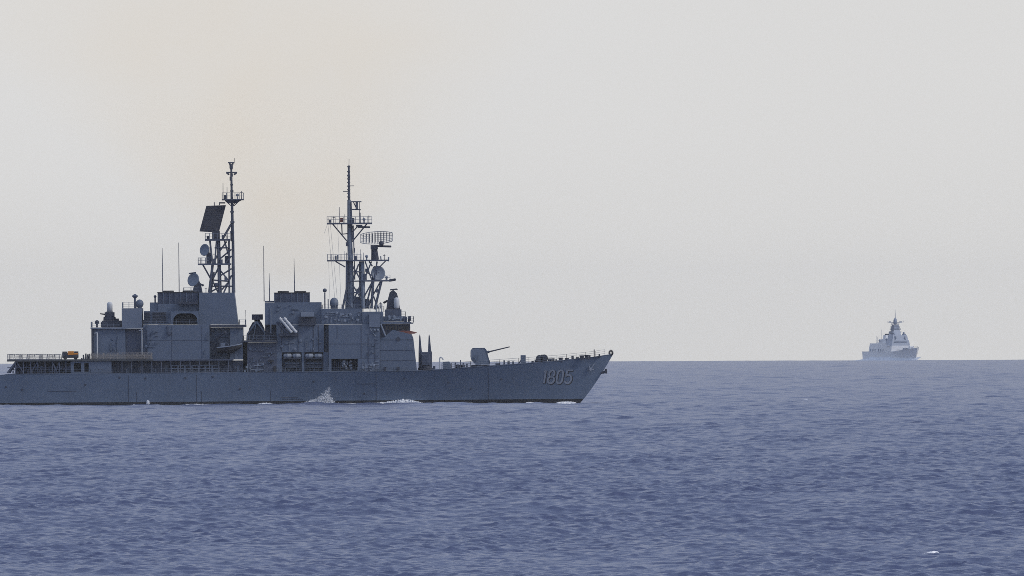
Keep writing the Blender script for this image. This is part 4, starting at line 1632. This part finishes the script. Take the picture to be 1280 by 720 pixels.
# ---------------------------------------------------------------- the far warship
FD = 13900.0
FX = (1146.5 - 640) * ANG * FD              # bow position
far = empty('warship', (0, 0, 0))
tag(far, 'pale hazy destroyer with one tapering mast far off on the horizon', 'warship')
TH = R_(-77.5)
far.rotation_euler = (0, 0, TH)
far.scale = (1, 1, 0.93)
far.location = (FX - math.cos(TH) * 78, FD - math.sin(TH) * 78, -FD ** 2 / (2 * EARTH) + 0.5)
def far_ship():
    # local metres: bow +x at 78, stern -79, beam 8.6, starboard -y
    def deck(x):
        return 7.3 + (max(0, x - 20) / 58) ** 1.6 * 3.6
    xs = list(np.linspace(-79, 78, 41))
    mb = MB()
    for sg in (-1, 1):
        vs, fs = [], []
        for x in xs:
            s = (x + 79) / 157
            fw = 1 - max(0, (s - .6) / .4) ** 1.7
            fd = 1 - max(0, (s - .66) / .34) ** 2.6
            for v in (-.5, 0, .5, 1):
                b = 8.6 * ((fw * .95 + .005) * (1 - max(v, 0)) + (fd + .005) * max(v, 0))
                rake = 6 * max(0, (s - .8) / .2) * (1 - v)
                vs.append((x - rake, sg * b, v * deck(x) if v > 0 else v * 6))
        for i in range(len(xs) - 1):
            for j in range(3):
                q = (i * 4 + j, (i + 1) * 4 + j, (i + 1) * 4 + j + 1, i * 4 + j + 1)
                fs.append(q if sg < 0 else q[::-1])
        mb.add(vs, fs)
        if sg < 0:
            st = vs[:4]
            ed = vs[3::4]
    mb.add(st + [(x, -y, z) for x, y, z in st], [(i, i + 1, 5 + i, 4 + i) for i in range(3)])
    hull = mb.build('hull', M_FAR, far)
    n = len(ed)
    MB().add([(x, y, z - .1) for x, y, z in ed] + [(x, -y, z - .1) for x, y, z in ed], [(i, i + 1, n + i + 1, n + i) for i in range(n - 1)]).build('deck', M_FARD, hull)
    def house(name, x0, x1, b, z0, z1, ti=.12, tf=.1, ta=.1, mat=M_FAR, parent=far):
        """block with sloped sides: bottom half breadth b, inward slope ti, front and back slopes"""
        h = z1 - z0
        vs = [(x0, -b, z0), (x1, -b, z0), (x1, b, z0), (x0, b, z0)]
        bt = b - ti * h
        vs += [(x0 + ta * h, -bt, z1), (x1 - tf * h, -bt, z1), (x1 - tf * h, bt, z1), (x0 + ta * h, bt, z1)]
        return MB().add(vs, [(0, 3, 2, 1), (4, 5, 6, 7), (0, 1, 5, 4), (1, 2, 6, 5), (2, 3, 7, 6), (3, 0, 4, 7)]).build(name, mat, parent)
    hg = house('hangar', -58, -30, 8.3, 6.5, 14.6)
    mb = MB()
    mb.box(-58.3, -57.9, -5.2, 5.2, 6.8, 12.6)
    mb.build('hangar_door', M_FARD, hg)
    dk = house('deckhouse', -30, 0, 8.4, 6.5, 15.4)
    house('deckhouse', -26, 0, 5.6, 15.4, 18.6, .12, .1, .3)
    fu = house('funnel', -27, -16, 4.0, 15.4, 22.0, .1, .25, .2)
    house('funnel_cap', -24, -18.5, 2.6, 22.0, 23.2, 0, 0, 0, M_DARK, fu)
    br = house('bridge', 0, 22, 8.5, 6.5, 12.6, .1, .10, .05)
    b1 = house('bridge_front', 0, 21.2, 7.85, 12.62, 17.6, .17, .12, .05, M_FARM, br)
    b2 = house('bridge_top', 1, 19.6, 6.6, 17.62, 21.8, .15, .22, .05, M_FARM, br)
    mb = MB()
    for k in range(9):
        y = -5.4 + k * 1.2
        mb.box(20.9, 21.1, y, y + .95, 15.2, 16.4)
    build_each(mb, 'bridge_window', M_FARD, b1)
    for sg in (-1, 1):
        p = MB()
        c = Vector((18.7, sg * 5.0, 19.4))
        p.lathe(c, [(2.0, -.5), (2.0, .30), (1.7, .38)], (.78, sg * .6, .16), 8)
        p.build('radar_panel', M_FARD, b2)
        p = MB()
        p.box(6, 16, sg * 8.1 - .6, sg * 8.1 + .6, 12.2, 13.6)
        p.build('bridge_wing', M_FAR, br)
        p = MB()
        p.box(11, 16.5, sg * 4.6 - 1.0, sg * 4.6 + 1.0, 21.7, 23.2)
        p.ball((13.5, sg * 4.4, 23.9), .9, 10)
        p.build('decoy_launcher', M_FARD, b2)
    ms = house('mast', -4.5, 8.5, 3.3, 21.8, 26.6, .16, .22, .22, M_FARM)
    m2 = house('mast_tower', -2.8, 6.8, 2.6, 26.62, 31.0, .14, .2, .2, M_FARD, ms)
    for z, w, a, b in ((23.8, 3.7, -3.6, 7.6), (26.4, 3.4, -3.0, 7.0), (28.6, 3.0, -2.2, 6.2), (30.9, 2.5, -1.6, 5.6)):
        mb = MB()
        mb.box(a, b, -w, w, z, z + .45)
        for p_, q_ in (((b, -w), (b, w)), ((a, -w), (b, -w)), ((a, w), (b, w))):
            r = rail([(p_[0], p_[1], z + .45), (q_[0], q_[1], z + .45)], 1.1, 1.0, 2, .07, .06)
            mb.add(r.v, r.f)
        mb.build('mast_platform', M_FARD, ms)
    mb = MB()
    mb.lathe((2, 0, 31.4), [(1.0, 0), (1.5, .7), (1.6, 3.2), (1.25, 4.9), (.5, 5.8)], n=16)
    mb.build('radome', M_FARD, ms, smooth=True)
    mb = MB()
    for sg in (-1, 1):
        mb.tube((2, sg * 1.2, 33.2), (2, sg * 7.2, 33.6), .24, .15)
        mb.box(1.4, 2.6, sg * 4.6 - .9, sg * 4.6 + .9, 33.1, 34.2)
        mb.tube((2, sg * 6.9, 33.5), (2, sg * 6.9, 34.8), .14)
    mb.build('yardarm', M_FARD, ms)
    mb = MB()
    mb.tube((2, 0, 37.1), (2, 0, 41.5), .34, .22)
    mb.tube((2, 0, 41.5), (2, 0, 45), .16, .07)
    mb.build('pole_mast', M_FARD, ms)
    am = house('after_mast', -13, -8, 2.0, 18.6, 23.2, .12, .1, .2)
    mb = MB()
    mb.tube((-10, 0, 23.2), (-10, 0, 28.5), .24, .14)
    mb.tube((-10, -2.6, 25.4), (-10, 2.6, 25.4), .16)
    mb.box(-11.2, -8.8, -2.4, 2.4, 23.2, 24.8)
    mb.build('search_radar', M_FARD, am)
    for x, y, z, rr in ((-38, -3.5, 14.6, 1.1), (-43, -1.5, 14.6, .9), (-33, -5.0, 14.6, .8), (-4, -6.0, 15.4, 1.1)):
        mb = MB()
        mb.tube((x, y, z), (x, y, z + 1.8), .5)
        mb.ball((x, y, z + 2.6), rr, 12)
        mb.build('satellite_dome', M_FARD, far, smooth=True)
    for x, y, t in ((-48, -4, 21.5), (-43, -4.2, 20.5), (-21, -6, 27.0), (-29, -6.4, 22)):
        mb = MB()
        mb.tube((x, y, 14.3), (x, y, t), .16, .09, 5)
        mb.build('whip_antenna', M_FARD, far)
    mb = MB()
    for x in (-52, -44, -36, -24, -16, -8):
        mb.box(x, x + 1.4, -8.45 if x > -31 else -8.35, -7.6, 7.2, 9.4)
    build_each(mb, 'door', M_FARD, dk)
    cg = house('close_in_gun', 36.5, 41, 2.2, deck(40) - .2, deck(40) + 2.6, .1, .1, .1, M_FARD)
    MB().tube((40, 0, deck(40) + 2), (44, 0, deck(40) + 2.4), .25, .2).build('gun_barrel', M_FARD, cg)
    house('missile_cells', 43, 50, 4.5, deck(46) - .3, deck(46) + .8, 0, 0, 0, M_FARD)
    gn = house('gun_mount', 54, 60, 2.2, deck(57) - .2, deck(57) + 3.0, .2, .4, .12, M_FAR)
    MB().tube((58.6, 0, deck(57) + 1.8), (66, 0, deck(57) + 2.8), .2, .15, 8).build('gun_barrel', M_FARD, gn)
    mb = MB()
    for sg in (-1, 1):
        e = [Vector((x, sg * abs(y) * .97, z)) for x, y, z in ed if x > 36]
        for i in range(0, len(e) - 1):
            r = rail([e[i], e[i + 1]], 1.1, 2, 2, .05, .04)
            mb.add(r.v, r.f)
    mb.build('guard_rail', M_FARD, hull)
far_ship()
def far_foam():
    r = random.Random(6)
    mb = MB()
    M = far.matrix_basis
    c, s = math.cos(TH), math.sin(TH)
    n = 70
    vs = []
    m = 6
    for i in range(n + 1):
        t = i / n
        x = 79 - t * 168
        b = 8.6 * min(1, (max(78 - x, 0) / 60) ** .7) + .5
        h = 3.2 * r.uniform(.7, 1.2) * (1 if t < .75 else (1 - t) * 4)
        for j in range(m):
            u = j / (m - 1)
            yy = -(b - 1.4 - 2.5 * max(0, 1 - t * 9) + u * (5 + 7 * t))
            zz = h * (1 - u) ** .8 + r.uniform(-.15, .2)
            vs.append((far.location.x + c * x - s * yy, far.location.y + s * x + c * yy, far.location.z - 1.1 + zz))
    mb.add(vs, [(i * m + j, i * m + j + 1, (i + 1) * m + j + 1, (i + 1) * m + j) for i in range(n) for j in range(m - 1)])
    o = mb.build('wake_foam', M_FOAM)
    tag(o, 'band of white wake foam along the waterline of the far destroyer', 'foam', kind='stuff')
far_foam()

# ---------------------------------------------------------------- thin brown exhaust smoke over the funnels
def smoke():
    m = bpy.data.materials.new('exhaust_smoke')
    m.use_nodes = True
    nt = m.node_tree
    nt.nodes.remove(nt.nodes['Principled BSDF'])
    N, L = nt.nodes.new, nt.links.new
    v = N('ShaderNodeVolumeAbsorption')
    v.inputs['Color'].default_value = (0.995, 0.965, 0.92, 1)
    t = N('ShaderNodeTexCoord')
    # object space: x along the plume (0 at the funnels, grows aft), z up; metres
    sp = N('ShaderNodeSeparateXYZ')
    L(t.outputs['Object'], sp.inputs[0])
    def math_(op, a, b=None, clamp=False):
        n = N('ShaderNodeMath')
        n.operation = op
        n.use_clamp = clamp
        for i, q in enumerate((a, b)):
            if q is None:
                continue
            if isinstance(q, (int, float)):
                n.inputs[i].default_value = q
            else:
                L(q, n.inputs[i])
        return n.outputs[0]
    z = sp.outputs['Z']
    axis = math_('MULTIPLY', math_('POWER', math_('MAXIMUM', z, 0.01), 1.0), -0.22)    # plume drifts aft as it rises
    rad = math_('ADD', math_('MULTIPLY', z, 1.05), 13.0)
    dx = math_('DIVIDE', math_('SUBTRACT', sp.outputs['X'], axis), rad)
    dy = math_('DIVIDE', sp.outputs['Y'], math_('ADD', math_('MULTIPLY', z, 0.15), 7.0))
    rr = math_('ADD', math_('MULTIPLY', dx, dx), math_('MULTIPLY', dy, dy))
    core = math_('POWER', math_('SUBTRACT', 1.0, rr, True), 1.1)
    lo = math_('MULTIPLY', math_('ADD', z, 1.0), 0.2, True)
    hi = math_('MULTIPLY', math_('SUBTRACT', 92.0, z), 0.03, True)
    n1 = N('ShaderNodeTexNoise')
    n1.inputs['Scale'].default_value = 0.045
    n1.inputs['Detail'].default_value = 3
    L(t.outputs['Object'], n1.inputs['Vector'])
    nz = math_('ADD', math_('MULTIPLY', n1.outputs[0], 1.0), 0.1, True)
    d = math_('MULTIPLY', math_('MULTIPLY', core, nz), math_('MULTIPLY', lo, hi))
    low = math_('SUBTRACT', 1.0, math_('MULTIPLY', math_('ABSOLUTE', math_('SUBTRACT', z, 21.0)), 0.038), True)
    d = math_('MULTIPLY', d, math_('ADD', math_('MULTIPLY', low, 0.8), 1.0))
    L(math_('MULTIPLY', d, 0.12), v.inputs['Density'])
    L(v.outputs[0], nt.nodes['Material Output'].inputs['Volume'])
    mb = MB()
    mb.prism([(-15, -1), (15, -1), (92, 92), (-132, 92)], -21, 21)
    o = mb.build('smoke', m)
    o.location = P(372, 362, 0) + Vector((0, D_SHIP, -D_SHIP ** 2 / (2 * EARTH)))
    tag(o, 'faint brownish exhaust smoke drifting up and aft from the funnels', 'smoke', kind='stuff')
smoke()
